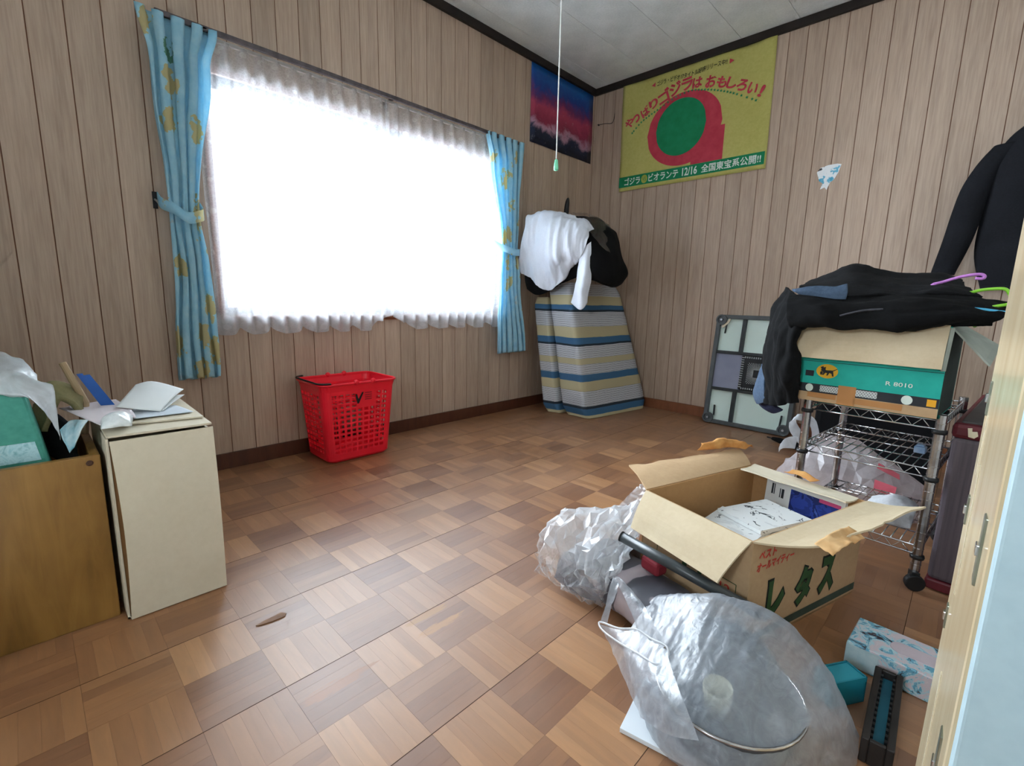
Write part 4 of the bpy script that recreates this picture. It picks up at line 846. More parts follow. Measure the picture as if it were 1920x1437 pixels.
loftmesh([(2.605, -.105, .92, .165, .062), (2.60, -.11, 1.1, .20, .07), (2.60, -.115, 1.35, .20, .075), (2.59, -.115, 1.52, .185, .07), (2.58, -.11, 1.62, .13, .055), (2.58, -.11, 1.69, .06, .045)], 30, 30, .008, 8, 1).build('coat_body', M_COAT, ct, smooth=True)
loftmesh([(2.295, -.125, .99, .047, .045), (2.330, -.128, 1.17, .056, .05), (2.362, -.126, 1.38, .058, .055), (2.40, -.118, 1.50, .055, .055), (2.455, -.112, 1.585, .06, .045)], 26, 18, .006, 9, 4).build('coat_sleeve', M_COAT, ct, smooth=True)
MB().tube(spline([(2.58, -.10, 1.68), (2.58, -.095, 1.76), (2.59, -.06, 1.78), (2.58, -.03, 1.75)], 14), .003, 6).box(2.57, 2.59, -.03, -.0005, 1.735, 1.755).build('hanger_hook', M_SILV, ct, smooth=True)

# purple trunk
TR = xf((2.447, -1.645, 0), AR); tr_ = thing('storage_trunk', 'tall purple grey trunk with maroon bands beside the wire rack', 'trunk', (2.58, -1.3, 0))
def m_trunk():
    k = NT('purple_vinyl'); n = k.noise(k.coords((60, 60, 2)), 2, 3); k.bump(k.noise(k.coords(), 200, 2), .2, .002)
    return k.done(k.ramp(n, [(.3, '#4a4148'), (.7, '#5f545b')]), .6)
MB().box(0, .30, 0, .72, .035, .465, TR).build('trunk_body', m_trunk(), tr_, bevel=.012)
M_MAR = PM('maroon_band', '#55161f', '#651d27', 20, rough=.5)
MB().box(-.004, .304, -.004, .724, .462, .506, TR).build('top_band', M_MAR, tr_, bevel=.012); MB().box(-.003, .303, -.003, .723, .004, .036, TR).build('bottom_band', M_MAR, tr_, bevel=.006)
MB().box(.012, .29, .012, .71, .500, .512, TR).build('trunk_lid', PM('dark_lid', '#3f3b3b', '#4d4848', 10, rough=.55), tr_, bevel=.004)
mb = MB(); fb2 = frame(TR @ Vector((.04, -.0045, .484)), TR.to_3x3() @ Vector((1, 0, 0)), (0, 0, 1), .0012); tri_poly(mb, [(-.012, .012), (-.003, .014), (-.002, .004), (.008, .006), (.011, -.006), (.004, -.014), (-.008, -.012)], fb2, 0); mb.build('sticker_remnant', PM('ivory_remnant', '#cfc3a6', '#ddd2b8', 20), tr_)
lt = MB().box(.02, .20, .60, .68, .513, .519, TR).build('flat_ruler', PM('pale_bluegrey', '#8fa3ae', '#a5b7c0', 10, rough=.4), bevel=.001); tag(lt, 'pale blue grey flat strip lying on the trunk lid', 'strip')

# dark suitcase behind the rack, milky shopping bag and small carton
sc = thing('black_suitcase', 'large black case standing in the shade behind the wire rack', 'suitcase', (2.2, -.58, 0))
MB().box(1.93, 2.42, -.70, -.46, .02, .52).build('suitcase_body', fabric('suitcase_nylon', '#0e0e10', '#18181a'), sc, bevel=.03)
MB().tube(spline([(2.10, -.58, .51), (2.11, -.58, .55), (2.24, -.58, .55), (2.25, -.58, .51)], 12), .008).build('carry_handle', M_BLACKP, sc, smooth=True)
for x in (1.99, 2.36): MB().lathe([(.020, -.012), (.022, 0), (.020, .012)], 16, xf((x, -.58, .0225), 0, PI/2)).build('wheel', M_BLACKP, sc)
pb = thing('shopping_bag', 'milky shopping bag with red print lying behind the rack post', 'bag', (2.15, -1.2, 0))
def blob(stations, nu, nv, amp, freq, seed, stretch=(1, 1, 1)):
    return folds(interp(stations, nu, nv), amp, freq, seed, True, stretch)
PBG = [[(1.93, -1.25, .004), (1.92, -1.22, .06), (1.94, -1.12, .10), (1.96, -1.02, .06), (1.97, -.98, .004)], [(2.02, -1.30, .004), (2.01, -1.29, .12), (2.03, -1.15, .24), (2.05, -1.0, .16), (2.05, -.95, .004)], [(2.14, -1.31, .004), (2.14, -1.31, .11), (2.16, -1.16, .25), (2.17, -1.0, .16), (2.17, -.95, .004)], [(2.26, -1.31, .004), (2.27, -1.31, .09), (2.27, -1.18, .20), (2.28, -1.02, .12), (2.28, -.96, .004)], [(2.36, -1.29, .004), (2.38, -1.28, .06), (2.385, -1.16, .13), (2.38, -1.05, .08), (2.38, -.98, .004)], [(2.41, -1.25, .004), (2.415, -1.23, .03), (2.42, -1.16, .05), (2.415, -1.08, .03), (2.41, -1.02, .004)]]
far = lambda c: [[(2.452+(p[0]-2.452)*1.07, -3.427+(p[1]+3.427)*1.07, p[2]) for p in r] for r in c]
def lay(rows, zmin=.002):
    for r in rows:
        for p in r: p.z = max(p.z, zmin)
    return rows
crumple(far(PBG), 22, 16, .010, 8).build('bag_body', M_BAGP, pb)
cloth('bag_handle', far([[(2.00, -1.22, .20), (2.03, -1.20, .22)], [(1.955, -1.24, .27), (1.975, -1.22, .30)], [(1.965, -1.25, .32), (1.98, -1.23, .345)], [(2.02, -1.22, .30), (2.03, -1.20, .33)], [(2.03, -1.20, .20), (2.06, -1.18, .22)]]), M_BAGW, pb, 24, 8, .006, 30, 3, .001, True)
cloth('bag_knot', far([[(1.99, -1.27, .20), (1.99, -1.24, .25)], [(1.955, -1.30, .20), (1.96, -1.27, .245)], [(1.945, -1.32, .185), (1.945, -1.31, .22)]]), M_BAGW, pb, 14, 10, .006, 30, 5, .001, True)
mb = MB()
for a, b, c, d in (((2.265, -1.322, .115), (2.325, -1.320, .105), (2.328, -1.300, .138), (2.262, -1.298, .150)), ((2.26, -1.26, .186), (2.33, -1.26, .158), (2.325, -1.23, .170), (2.26, -1.23, .200))): MB().add(far([[a, b, c, d]])[0], [(0, 1, 2, 3)]).build('red_print', PM('bag_red', '#d8606f', '#e0707c', 20, rough=.6), pb, solid=.001)
sb = MB().box(2.385, 2.408, -1.34, -1.28, .37, .41, None); 
bp_ = thing('small_package', 'small pale blue package on middle shelf beside the front post', 'package', (2.37, -1.50, .372))
MB().box(0, .028, 0, .03, .3715, .392, xf((2.365, -1.52, 0), AR)).box(.004, .024, .004, .026, .392, .398, xf((2.365, -1.52, 0), AR)).build('package_body', PM('pale_blue_wrap', '#7d9fc8', '#b9c9dc', 40, rough=.4), bp_, bevel=.002)
wc = thing('white_cloth_bundle', 'crumpled white cloth on the lowest wire shelf', 'cloth', (2.36, -1.55, .133))
MB().grid(folds(interp([[(2.27, -1.55, .136), (2.27, -1.52, .16), (2.28, -1.45, .17), (2.29, -1.40, .136)], [(2.33, -1.57, .136), (2.33, -1.54, .185), (2.34, -1.46, .20), (2.35, -1.38, .136)], [(2.39, -1.56, .136), (2.395, -1.53, .18), (2.395, -1.46, .18), (2.40, -1.40, .136)]], 20, 20), .010, 22, 5)).build('bundle_cloth', fabric('grey_white_cloth', '#b9bbc0', '#d5d7dc'), wc, smooth=True, solid=.003)

# ------------------------------------------------------------------ open lettuce carton with books
A = Vector((2.156, -2.316, 0)); ang = math.atan2(.486, .144); LB = Matrix.Translation(A) @ Matrix.Rotation(ang, 4, 'Z'); LL, LW, LH = .507, .339, .28   # x along text face, y to the far left
lc = thing('lettuce_carton', 'open kraft vegetable carton with green Japanese lettering and books inside', 'carton', A+Vector((0, .2, 0)))
t = .006
MB().box(0, LL, 0, t, 0, LH, LB).box(0, t, t, LW-t, 0, LH, LB).build('carton_walls', M_CARD, lc)
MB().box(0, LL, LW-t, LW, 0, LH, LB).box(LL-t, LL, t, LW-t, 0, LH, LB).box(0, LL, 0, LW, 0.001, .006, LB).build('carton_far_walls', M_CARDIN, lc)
def flap(name, p0, p1, q1, q0, mat, bow=.0, seed=0, nu=10, nv=16, torn=0):
    rows = []; p0, p1, q0, q1 = [Vector(x) for x in (p0, p1, q0, q1)]; n = (p1-p0).cross(q0-p0).normalized(); rr = random.Random(seed)
    for i in range(nu+1):
        s = i/nu; row = []
        for j in range(nv+1):
            u = j/nv; p = p0.lerp(p1, u).lerp(q0.lerp(q1, u), s)+n*(bow*math.sin(s*PI)+.003*noise.noise(Vector((u*4, s*3, seed)))*s)
            if torn and i == nu: p += (q0-p0)*rr.uniform(-torn, torn)
            row.append(p)
        rows.append(row)
    return MB().grid(rows).build(name, mat, lc, smooth=False, solid=.0045)
L0 = lambda x, y, z=LH: LB @ Vector((x, y, z))
flap('flap', L0(0, .004), L0(0, LW-.004), (1.842, -2.309, .198), (2.112, -2.392, .192), M_CARDY, .006, 1)
flap('flap', L0(.004, LW), L0(LL-.02, LW), (1.90, -1.665, .300), (1.705, -2.095, .288), M_CARD, .006, 2, torn=.04)
flap('flap', L0(LL, LW), L0(LL, .02), (2.262, -1.90, .286), (1.962, -1.83, .283), M_CARDW, .004, 3)
flap('flap', L0(.0, 0), L0(LL, 0), (2.418, -1.80, .293), (2.285, -2.235, .292), M_CARDY, .006, 4, torn=.05)
cloth('torn_paper', [[(1.80, -1.80, .302), (1.81, -1.78, .318), (1.80, -1.75, .305)], [(1.84, -1.75, .306), (1.845, -1.73, .335), (1.84, -1.70, .312)], [(1.87, -1.70, .308), (1.875, -1.68, .330), (1.875, -1.655, .310)], [(1.92, -1.66, .304), (1.93, -1.645, .315), (1.935, -1.63, .304)]], M_TORN, lc, 24, 10, .012, 26, 3, .001, True)
cloth('torn_paper', [[(2.26, -2.25, .298), (2.30, -2.27, .295)], [(2.275, -2.20, .306), (2.315, -2.215, .300)], [(2.285, -2.15, .303), (2.325, -2.16, .290)], [(2.30, -2.10, .300), (2.335, -2.10, .285)]], PM('kraft_paper', '#cf9f68', '#ddb683', 20, rough=.85), lc, 20, 8, .008, 30, 5, .001, True)
cloth('torn_paper', [[(2.08, -1.795, .293), (2.10, -1.77, .300)], [(2.12, -1.80, .296), (2.13, -1.775, .305)], [(2.16, -1.83, .293), (2.18, -1.81, .297)]], M_TORN, lc, 14, 6, .006, 30, 7, .001, True)
ff = frame(LB @ Vector((0, 0, 0)), LB.to_3x3() @ Vector((1, 0, 0)), (0, 0, 1), .0008)
M_LGRN = PM('print_green', '#2c4a2a', '#38592f', 14, rough=.8); M_LBLK = PM('print_black', '#10140f', '#191d17', 14, rough=.8); M_LRED = PM('print_red', '#c23b30', '#cf4a3c', 20, rough=.8)
mb = MB(); mo = MB()
for ch, x, sh_ in (('レ', .115, 0), ('タ', .235, 0), ('ス', .345, 0)):
    mo = MB(); mb = MB(); fit_text(mo, ch, x, .105, .082, .118, lambda a, b: ff(a, b, .0), 0, .085); fit_text(mb, ch, x, .105, .070, .106, lambda a, b: ff(a, b, .0006), 0, .06)
    mo.build('lettering_outline', M_LBLK, lc); mb.build('lettering', M_LGRN, lc)
mb = MB(); fit_text(mb, 'ベスト', .062, .238, .068, .024, ff, .0, .04, .15); fit_text(mb, 'オールマイティー', .098, .208, .150, .024, ff, .0, .04, .15); mb.build('red_lettering', M_LRED, lc)
prt('green_band', PM('band_green', '#38453a', '#435146', 20, rough=.8), [rect(0, LL, .012, .034)], ff, lc)
f2 = frame(LB @ Vector((0, LW, 0)), LB.to_3x3() @ Vector((0, -1, 0)), (0, 0, 1), .0008)
prt('green_frame', M_LGRN, [rect(.06, .31, .155, .157), rect(.06, .31, .108, .110), rect(.06, .062, .11, .155), rect(.308, .31, .11, .155), rect(.15, .165, .118, .148), rect(.20, .212, .118, .148)], f2, lc)
mb = MB(); fit_text(mb, '12', .280, .132, .028, .024, f2, 0, .01); mb.build('number_print', M_LRED, lc)
def m_cover(name, stops, sc):
    k = NT(name); n = k.noise(k.coords(), sc, 3, .6, .8); return k.done(k.ramp(n, stops, True), .35, 0, .4)
def book(label, M4, w_, d_, h_, cover, group=None):
    b = thing('book', label, 'book', M4.translation, group)
    MB().box(.002, w_-.002, .002, d_-.002, .0015, h_-.0015, M4).build('pages', M_PAPER, b)
    MB().box(0, w_, 0, d_, h_-.0015, h_, M4).box(0, w_, 0, d_, 0, .0015, M4).box(0, w_, 0, .0012, .0015, h_-.0015, M4).build('cover', cover, b)
    return b
M_COV1 = m_cover('line_drawing_cover', [(0, '#c9cccd'), (.40, '#d9dcdc'), (.60, '#3c4248'), (.63, '#dfe2e2'), (.70, '#c59ca6'), (.73, '#d9dcdc')], 16)
M_COV2 = m_cover('blue_photo_cover', [(0, '#2a3c86'), (.45, '#3148a0'), (.52, '#23306c'), (.6, '#4560b4')], 18)
for k, (x, y, zz, rz, lab) in enumerate(((.14, .05, .006, .05, 'white book lying at the bottom of the open vegetable carton'),)):
    pass
base = book('thick stack-like white volume lying flat deep in the vegetable carton', LB @ xf((.06, .05, .007), .03), .26, .20, .175, M_COV1)
book('white illustrated book on top, nearest the lettered carton side', LB @ xf((.10, .075, .1835), .25), .205, .15, .022, M_COV1)
book('white illustrated book lying askew behind the other white one', LB @ xf((.19, .10, .2065), -.12), .20, .15, .012, M_COV1)
sbk = book('white and blue magazine standing against the far carton wall', LB @ (Matrix.Translation((.468, .04, .014)) @ Matrix.Rotation(math.radians(4), 4, 'Y') @ Matrix.Rotation(PI/2, 4, 'Z') @ Matrix.Rotation(PI/2, 4, 'X')), .235, .255, .012, M_PAPER)
fm = LB @ (Matrix.Translation((.468, .04, .014)) @ Matrix.Rotation(math.radians(4), 4, 'Y') @ Matrix.Rotation(PI/2, 4, 'Z') @ Matrix.Rotation(PI/2, 4, 'X'))
f3 = lambda x, y, d=0.0: fm @ Vector((x, y, -.0006-d)); 
prt('cover_photo', M_COV2, [rect(.01, .155, .02, .235)], f3, sbk); prt('pink_stripe', PM('pink_stripe', '#c8487e', '#d4568a', 9), [rect(.01, .07, .225, .236)], f3, sbk, .0004); prt('barcode', M_DARKP, [rect(.175, .183, .195, .225), rect(.186, .189, .195, .225), rect(.205, .208, .20, .235), rect(.210, .216, .20, .235)], f3, sbk)

# ------------------------------------------------------------------ bags in front of the carton
pkg = thing('soft_package', 'soft grey package with dark blotched print lying before the carton', 'package', (1.9, -2.36, 0))
PT = xf((1.90, -2.365, .0), math.radians(-14))
mb = MB(); rows = []
for i in range(25):
    s = i/24; x = -.19+.38*s; e = (1-abs(2*s-1)**5)**.5 if 0 < s < 1 else .05
    rows.append([PT @ Vector((x, .085*math.copysign(abs(math.cos(a))**.7, math.cos(a))*(.55+.45*e), .062+.058*math.copysign(abs(math.sin(a))**.7, math.sin(a))*(.3+.7*e))) for a in [2*PI*k/24 for k in range(24)]])
rows = lay(folds(rows, .006, 14, 4, True, closed=True), .003)
def m_floral():
    k = NT('grey_leaf_print'); n = k.noise(k.coords((1, .45, 1), rot=(0, 0, .7)), 13, 2, .4, .6)
    return k.done(k.ramp(n, [(0, '#3a3b43'), (.44, '#4a4a52'), (.47, '#a0959a'), (.7, '#b5a9ab')]), .5)
mb.grid(rows, True); n = len(rows[0]); mb.f += [tuple(range(n)), tuple((len(rows)-1)*n+k for k in range(n-1, -1, -1))]; mb.build('package_body', m_floral(), pkg, smooth=True)
tu = thing('poster_tube', 'dark grey cardboard tube lying across the package beside the carton', 'tube', (1.98, -2.37, .14))
ta, tb_ = Vector((1.852, -2.372, .198)), Vector((2.20, -2.352, .137))
MB().tube([ta, tb_], .0135, 20).build('tube_body', PM('dark_tube', '#2f3436', '#3d4345', 20, rough=.35, spec=.6), tu, smooth=True)
d_ = (tb_-ta).normalized()
MB().tube([ta-d_*.003, ta+d_*.001], .0142, 20).build('end_cap', M_BLACKP, tu)
rd = MB().box(-.03, .03, -.02, .02, .0, .035, xf((1.93, -2.335, .118), -.3)).build('red_pouch', PM('dark_red_cloth', '#7c1f2b', '#932a36', 14, rough=.7), bevel=.008); tag(rd, 'small dark red pouch under the dark tube', 'pouch')
# rear crumpled bag
rb = thing('crumpled_bag', 'crumpled white plastic bag left of the vegetable carton', 'bag', (1.72, -2.3, 0))
RB = [[(1.60, -2.42, .02), (1.585, -2.40, .08), (1.585, -2.36, .14), (1.61, -2.29, .165), (1.64, -2.22, .12), (1.65, -2.19, .02)],
      [(1.68, -2.435, .01), (1.66, -2.445, .07), (1.655, -2.40, .165), (1.67, -2.30, .185), (1.69, -2.19, .14), (1.70, -2.15, .01)],
      [(1.76, -2.44, .01), (1.745, -2.45, .06), (1.73, -2.40, .150), (1.735, -2.28, .195), (1.74, -2.15, .17), (1.745, -2.10, .02)],
      [(1.84, -2.435, .03), (1.815, -2.45, .10), (1.795, -2.40, .165), (1.79, -2.28, .20), (1.775, -2.14, .205), (1.77, -2.09, .10)],
      [(1.87, -2.42, .125), (1.86, -2.42, .14), (1.84, -2.36, .165), (1.835, -2.27, .205), (1.82, -2.17, .235), (1.80, -2.10, .19)],
      [(1.875, -2.36, .16), (1.87, -2.34, .17), (1.865, -2.31, .19), (1.86, -2.26, .215), (1.85, -2.20, .235), (1.83, -2.15, .215)]]
crumple(RB, 26, 22, .012, 5).build('bag_film', plastic('thin_bag_plastic', '#eef1f5', .68, zfade=(.05, .12)), rb)
MB().grid(lay(folds(interp([[(1.665, -2.41, .012), (1.67, -2.39, .07), (1.70, -2.30, .09), (1.72, -2.22, .06), (1.73, -2.19, .008)], [(1.76, -2.425, .008), (1.755, -2.41, .09), (1.77, -2.30, .12), (1.78, -2.20, .09), (1.79, -2.17, .008)], [(1.83, -2.42, .02), (1.83, -2.40, .12), (1.835, -2.31, .13), (1.83, -2.22, .10), (1.82, -2.19, .02)]], 24, 24), .010, 14, 4, True), .004)).build('bag_contents', PM('dark_contents', '#3d4049', '#6e6a74', 16, rough=.6), rb, smooth=True)
cloth('bag_ear', [[(1.69, -2.12, .155), (1.72, -2.09, .16), (1.76, -2.08, .17)], [(1.70, -2.07, .185), (1.73, -2.05, .195), (1.77, -2.06, .205)], [(1.71, -2.04, .205), (1.735, -2.03, .225), (1.77, -2.05, .225)]], M_BAGW, rb, 40, 40, .010, 24, 5, 0, "crease")
# front frosted bag with pan
mg = book('white magazine with barcode under the frosted bag', xf((2.068, -2.712, .0012), math.atan2(.193, .981)), .21, .148, .009, m_cover('white_magazine_cover', [(0, '#dfe5ea'), (.62, '#d3dbe3'), (.66, '#3c5878'), (.72, '#2b3c52')], 15))
mgf = frame((2.068, -2.712, .0105), (.981, .193, 0), (-.193, .981, 0), .0002); prt('barcode', M_DARKP, [rect(.006+.0035*k, .008+.0035*k, .118, .140) for k in range(6)], mgf, mg); prt('cover_photo', m_cover('dark_photo', [(0, '#27384c'), (.5, '#4d6a88'), (.6, '#1d2a3a')], 40), [rect(.030, .085, .045, .085)], mgf, mg)
pan = thing('metal_pan', 'round grey metal pan inside the frosted plastic bag', 'pan', (2.195, -2.57, .012)); PX = xf((2.208, -2.572, .0125)) @ Matrix.Scale(.95, 4)
MB().lathe([(.085, 0), (.105, .004), (.128, .05), (.136, .094), (.1365, .097), (.133, .095), (.124, .05), (.100, .010), (.0, .009)], 48, PX).build('pan_body', PM('pan_steel', '#55575a', '#6b6d70', 9, rough=.4, metal=.6), pan, smooth=True)
MB().tube([PX @ Vector((.1365*math.cos(2*PI*k/48), .1365*math.sin(2*PI*k/48), .097)) for k in range(48)], .003, 8, True).build('rim', M_POST, pan, smooth=True)
cu = thing('cream_cup', 'cream plastic cup standing in the metal pan', 'cup', (2.20, -2.55, .022))
MB().lathe([(.020, 0), (.024, .002), (.027, .066), (.0255, .066), (.022, .006), (.0, .006)], 28, xf((2.19, -2.555, .0225), 0, .18)).build('cup_body', PM('cream_plastic', '#d8d4b4', '#e2dec2', 9, rough=.4), cu, smooth=True)
dcl = cloth('dark_towel', [[(2.05, -2.50, .02), (2.07, -2.44, .10), (2.09, -2.40, .02)], [(2.12, -2.47, .115), (2.13, -2.43, .13), (2.14, -2.39, .02)], [(2.20, -2.46, .115), (2.21, -2.42, .125), (2.22, -2.38, .02)], [(2.27, -2.43, .02), (2.27, -2.41, .06), (2.27, -2.39, .02)]], fabric('dark_green_towel', '#20282a', '#343c40'), None, 20, 16, .008, 20, 3, .006); tag(dcl, 'dark towel inside the frosted bag behind the pan', 'towel')
fb_ = thing('frosted_bag', 'large frosted plastic bag lying over a pan in the foreground', 'bag', (2.2, -2.5, 0))
FB = [[(1.99, -2.55, .01), (1.975, -2.54, .03), (1.97, -2.51, .055), (1.975, -2.47, .08), (1.985, -2.44, .11), (2.0, -2.425, .12)],
      [(2.055, -2.62, .010), (2.05, -2.62, .04), (2.055, -2.58, .075), (2.06, -2.51, .115), (2.065, -2.44, .158), (2.08, -2.42, .15)],
      [(2.130, -2.69, .012), (2.130, -2.69, .06), (2.135, -2.655, .104), (2.145, -2.56, .155), (2.155, -2.43, .190), (2.16, -2.37, .14)],
      [(2.225, -2.70, .012), (2.222, -2.715, .07), (2.225, -2.67, .116), (2.235, -2.56, .160), (2.25, -2.42, .183), (2.255, -2.35, .12)],
      [(2.315, -2.66, .010), (2.318, -2.665, .06), (2.318, -2.60, .112), (2.315, -2.52, .134), (2.322, -2.42, .138), (2.33, -2.36, .06)],
      [(2.375, -2.56, .004), (2.378, -2.55, .035), (2.374, -2.52, .065), (2.368, -2.47, .085), (2.368, -2.42, .075), (2.368, -2.38, .012)],
      [(2.40, -2.475, .003), (2.402, -2.47, .012), (2.400, -2.46, .022), (2.398, -2.44, .028), (2.396, -2.42, .022), (2.394, -2.405, .004)]]
rows = lay(folds(folds(interp(FB, 150, 120), .005, 9, 21, True, (1.9, .35, 1)), .0025, 30, 4, True, (1.6, .3, 1)), .003)
MB().grid(rows).build('bag_film', M_BAG, fb_, smooth=True)
HD = [[(2.013, -2.562, 0.108), (2.055, -2.579, 0.125), (2.103, -2.607, 0.14)], [(1.983, -2.542, 0.125), (2.018, -2.552, 0.135), (2.062, -2.573, 0.145)], [(1.953, -2.521, 0.14), (1.98, -2.522, 0.147), (2.013, -2.534, 0.15)], [(1.929, -2.508, 0.15), (1.947, -2.502, 0.153), (1.976, -2.515, 0.155)], [(1.91, -2.501, 0.155), (1.909, -2.488, 0.16), (1.924, -2.488, 0.16)]]
cloth('bag_handle', HD, M_BAGM, fb_, 40, 16, .004, 22, 6, 0, True, (1.5, .5, 1))
cloth('bag_handle', [[(1.905, -2.494, 0.158), (1.924, -2.499, 0.155)], [(1.909, -2.515, 0.13), (1.933, -2.518, 0.14)], [(1.912, -2.531, 0.1), (1.931, -2.538, 0.11)], [(1.911, -2.548, 0.068), (1.93, -2.547, 0.075)]], M_BAGM, fb_, 24, 10, .003, 40, 9, 0, True)
MP = [[(1.912, -2.552, 0.065), (1.969, -2.564, 0.085), (2.014, -2.565, 0.105), (2.062, -2.593, 0.125), (2.101, -2.608, 0.138)], [(1.942, -2.567, 0.055), (1.996, -2.597, 0.08), (2.052, -2.624, 0.1), (2.095, -2.645, 0.12), (2.138, -2.656, 0.14)], [(1.996, -2.608, 0.05), (2.047, -2.639, 0.075), (2.099, -2.674, 0.1), (2.14, -2.693, 0.122), (2.176, -2.699, 0.14)], [(2.051, -2.648, 0.04), (2.091, -2.673, 0.065), (2.133, -2.701, 0.09), (2.17, -2.719, 0.112), (2.202, -2.719, 0.13)], [(2.096, -2.678, 0.03), (2.127, -2.698, 0.05), (2.162, -2.72, 0.075), (2.195, -2.734, 0.1), (2.224, -2.736, 0.118)]]
cloth('bag_mouth', MP, M_BAGM, fb_, 60, 50, .005, 14, 14, 0, True, (1.6, .5, 1))
rim_ = spline([(1.91, -2.549, 0.067), (1.966, -2.56, 0.087), (2.011, -2.559, 0.108), (2.057, -2.588, 0.128), (2.099, -2.602, 0.140), (2.110, -2.630, 0.131), (2.094, -2.642, 0.124), (2.045, -2.619, 0.105), (1.99, -2.600, 0.088), (1.932, -2.573, 0.071)], 70, True)
MB().tube(rim_, .0024, 6, True).build('rolled_edge', M_BAGW, fb_, smooth=True)

# printed tissue carton, teal case, dark tray on the floor at right
def m_tissue():
    k = NT('illustrated_carton_print'); v = k.coords(); n = k.noise(v, 22, 4, .7, 1.5)
    c = k.ramp(n, [(0, '#3f3540'), (.36, '#4b3f49'), (.40, '#6fb3cf'), (.47, '#b9dce6'), (.53, '#d9cfd8'), (.62, '#e0d6dc'), (.66, '#8fc3d8'), (.73, '#5f4c56')], True)
    return k.done(c, .45)
tx = thing('tissue_box', 'illustrated blue and pink tissue box lying on floor by the door frame', 'tissue box', (2.45, -2.12, 0)); TX = xf((2.338, -2.182, .001), math.radians(-3))
MB().box(0, .24, 0, .125, 0, .058, TX).build('box_body', m_tissue(), tx, bevel=.002)
MB().box(-.0006, .06, -.0006, .0, .004, .054, TX).box(-.0008, 0, .004, .12, .004, .054, TX).build('end_panel', PM('pale_blue_print', '#a9cdd8', '#d4e6ea', 30, rough=.5), tx)
MB().prism([(a+.13, b+.062) for a, b in rrect(.06, .022, .02, 6)], .0012, TX, .058).build('opening_flap', PM('pale_pink_print', '#cfc1cc', '#dccfd8', 20, rough=.5), tx)
te = thing('teal_case', 'small open teal plastic case on floor beside the frosted bag', 'case', (2.36, -2.30, 0)); TE = xf((2.345, -2.355, .001), math.radians(58))
MB().box(0, .085, 0, .003, 0, .058, TE).box(0, .085, .045, .048, 0, .058, TE).box(0, .003, 0, .048, 0, .058, TE).box(.082, .085, 0, .048, 0, .058, TE).box(0, .085, 0, .048, 0, .003, TE).build('case_body', PM('teal_plastic', '#1f8093', '#2a8da0', 8, rough=.4), te)
MB().box(.004, .081, .004, .044, .045, .056, TE).build('case_filling', PM('teal_card', '#2b93a6', '#359db0', 10, rough=.5), te)
dt = thing('slotted_tray', 'dark slotted plastic tray with teal liner leaning on tissue box', 'tray', (2.425, -2.34, 0)); DT = xf((2.404, -2.45, .001), math.radians(2))
MB().box(0, .012, 0, .235, 0, .050, DT).box(.036, .048, 0, .235, 0, .050, DT).box(.012, .036, 0, .008, 0, .05, DT).box(.012, .036, .227, .235, 0, .05, DT).box(.012, .036, .008, .227, 0, .004, DT).build('tray_frame', PM('dark_brown_plastic', '#231f1e', '#2f2a28', 12, rough=.45), dt, bevel=.002)
MB().box(.014, .034, .010, .225, .02, .034, DT).build('teal_liner', PM('dark_teal', '#17566a', '#1e6478', 8, rough=.5), dt)
for k in range(13): MB().box(.012, .016, .016+k*.016, .024+k*.016, .034, .048, DT).box(.032, .036, .016+k*.016, .024+k*.016, .034, .048, DT).build('rib', M_BLACKP, dt)

# ------------------------------------------------------------------ left foreground: crate, tall carton, papers
wc_ = thing('wooden_crate', 'varnished plywood crate full of odds and ends at left', 'crate', (.78, -3.53, 0))
def m_ply():
    k = NT('varnished_plywood'); n = k.noise(k.coords((2, 9, 1.2)), 3, 5, .6, 1.0); n2 = k.noise(k.coords(), 5, 3)
    c = k.mix(.4, k.ramp(n, [(.25, '#73501f'), (.5, '#8f672c'), (.75, '#a47a3a')]), k.ramp(n2, [(.3, '#6b4a20'), (.7, '#a37b40')])); k.bump(n, .05, .002); return k.done(c, .4)
M_PLY = m_ply(); MB().box(.972, .99, -3.74, -3.332, 0, .427).build('front_board', M_PLY, wc_, bevel=.002)
MB().box(.56, .972, -3.350, -3.332, 0, .427).build('side_board', M_PLY, wc_, bevel=.002); MB().box(.56, .972, -3.74, -3.722, 0, .427).build('side_board', M_PLY, wc_, bevel=.002); MB().box(.542, .56, -3.74, -3.332, 0, .427).build('back_board', M_PLY, wc_, bevel=.002); MB().box(.56, .972, -3.722, -3.350, .004, .016).build('bottom_board', M_PLY, wc_)
MB().lathe([(.006, 0), (.007, .001), (.004, .0022)], 12, xf((.99, -3.352, .410), 0, 0, PI/2)).build('screw', PM('rust', '#3a2116', '#4a2c1d', 30), wc_)
tf = thing('teal_file_box', 'teal green file box with marbled label standing in the crate', 'file box', (.88, -3.5, .02))
sk = Matrix(((1, 0, 0, 0), (0, 1, -.148, .148*.018), (0, 0, 1, 0), (0, 0, 0, 1)))
MB().box(.83, .952, -3.62, -3.358, .018, .618, sk).build('box_body', PM('teal_cloth', '#3f8f80', '#4d9d8d', 60, rough=.7), tf, bevel=.006)
k_ = NT('marbled_paper'); k_.link(k_.ramp(k_.noise(k_.coords(), 30, 5, .6, 2.5), [(.3, '#7fb9c4'), (.5, '#b9dfe6'), (.7, '#93cbd6')]), k_.b.inputs['Base Color'])
MB().box(.952, .954, -3.61, -3.370, .428, .472, sk).build('marbled_label', k_.m, tf)
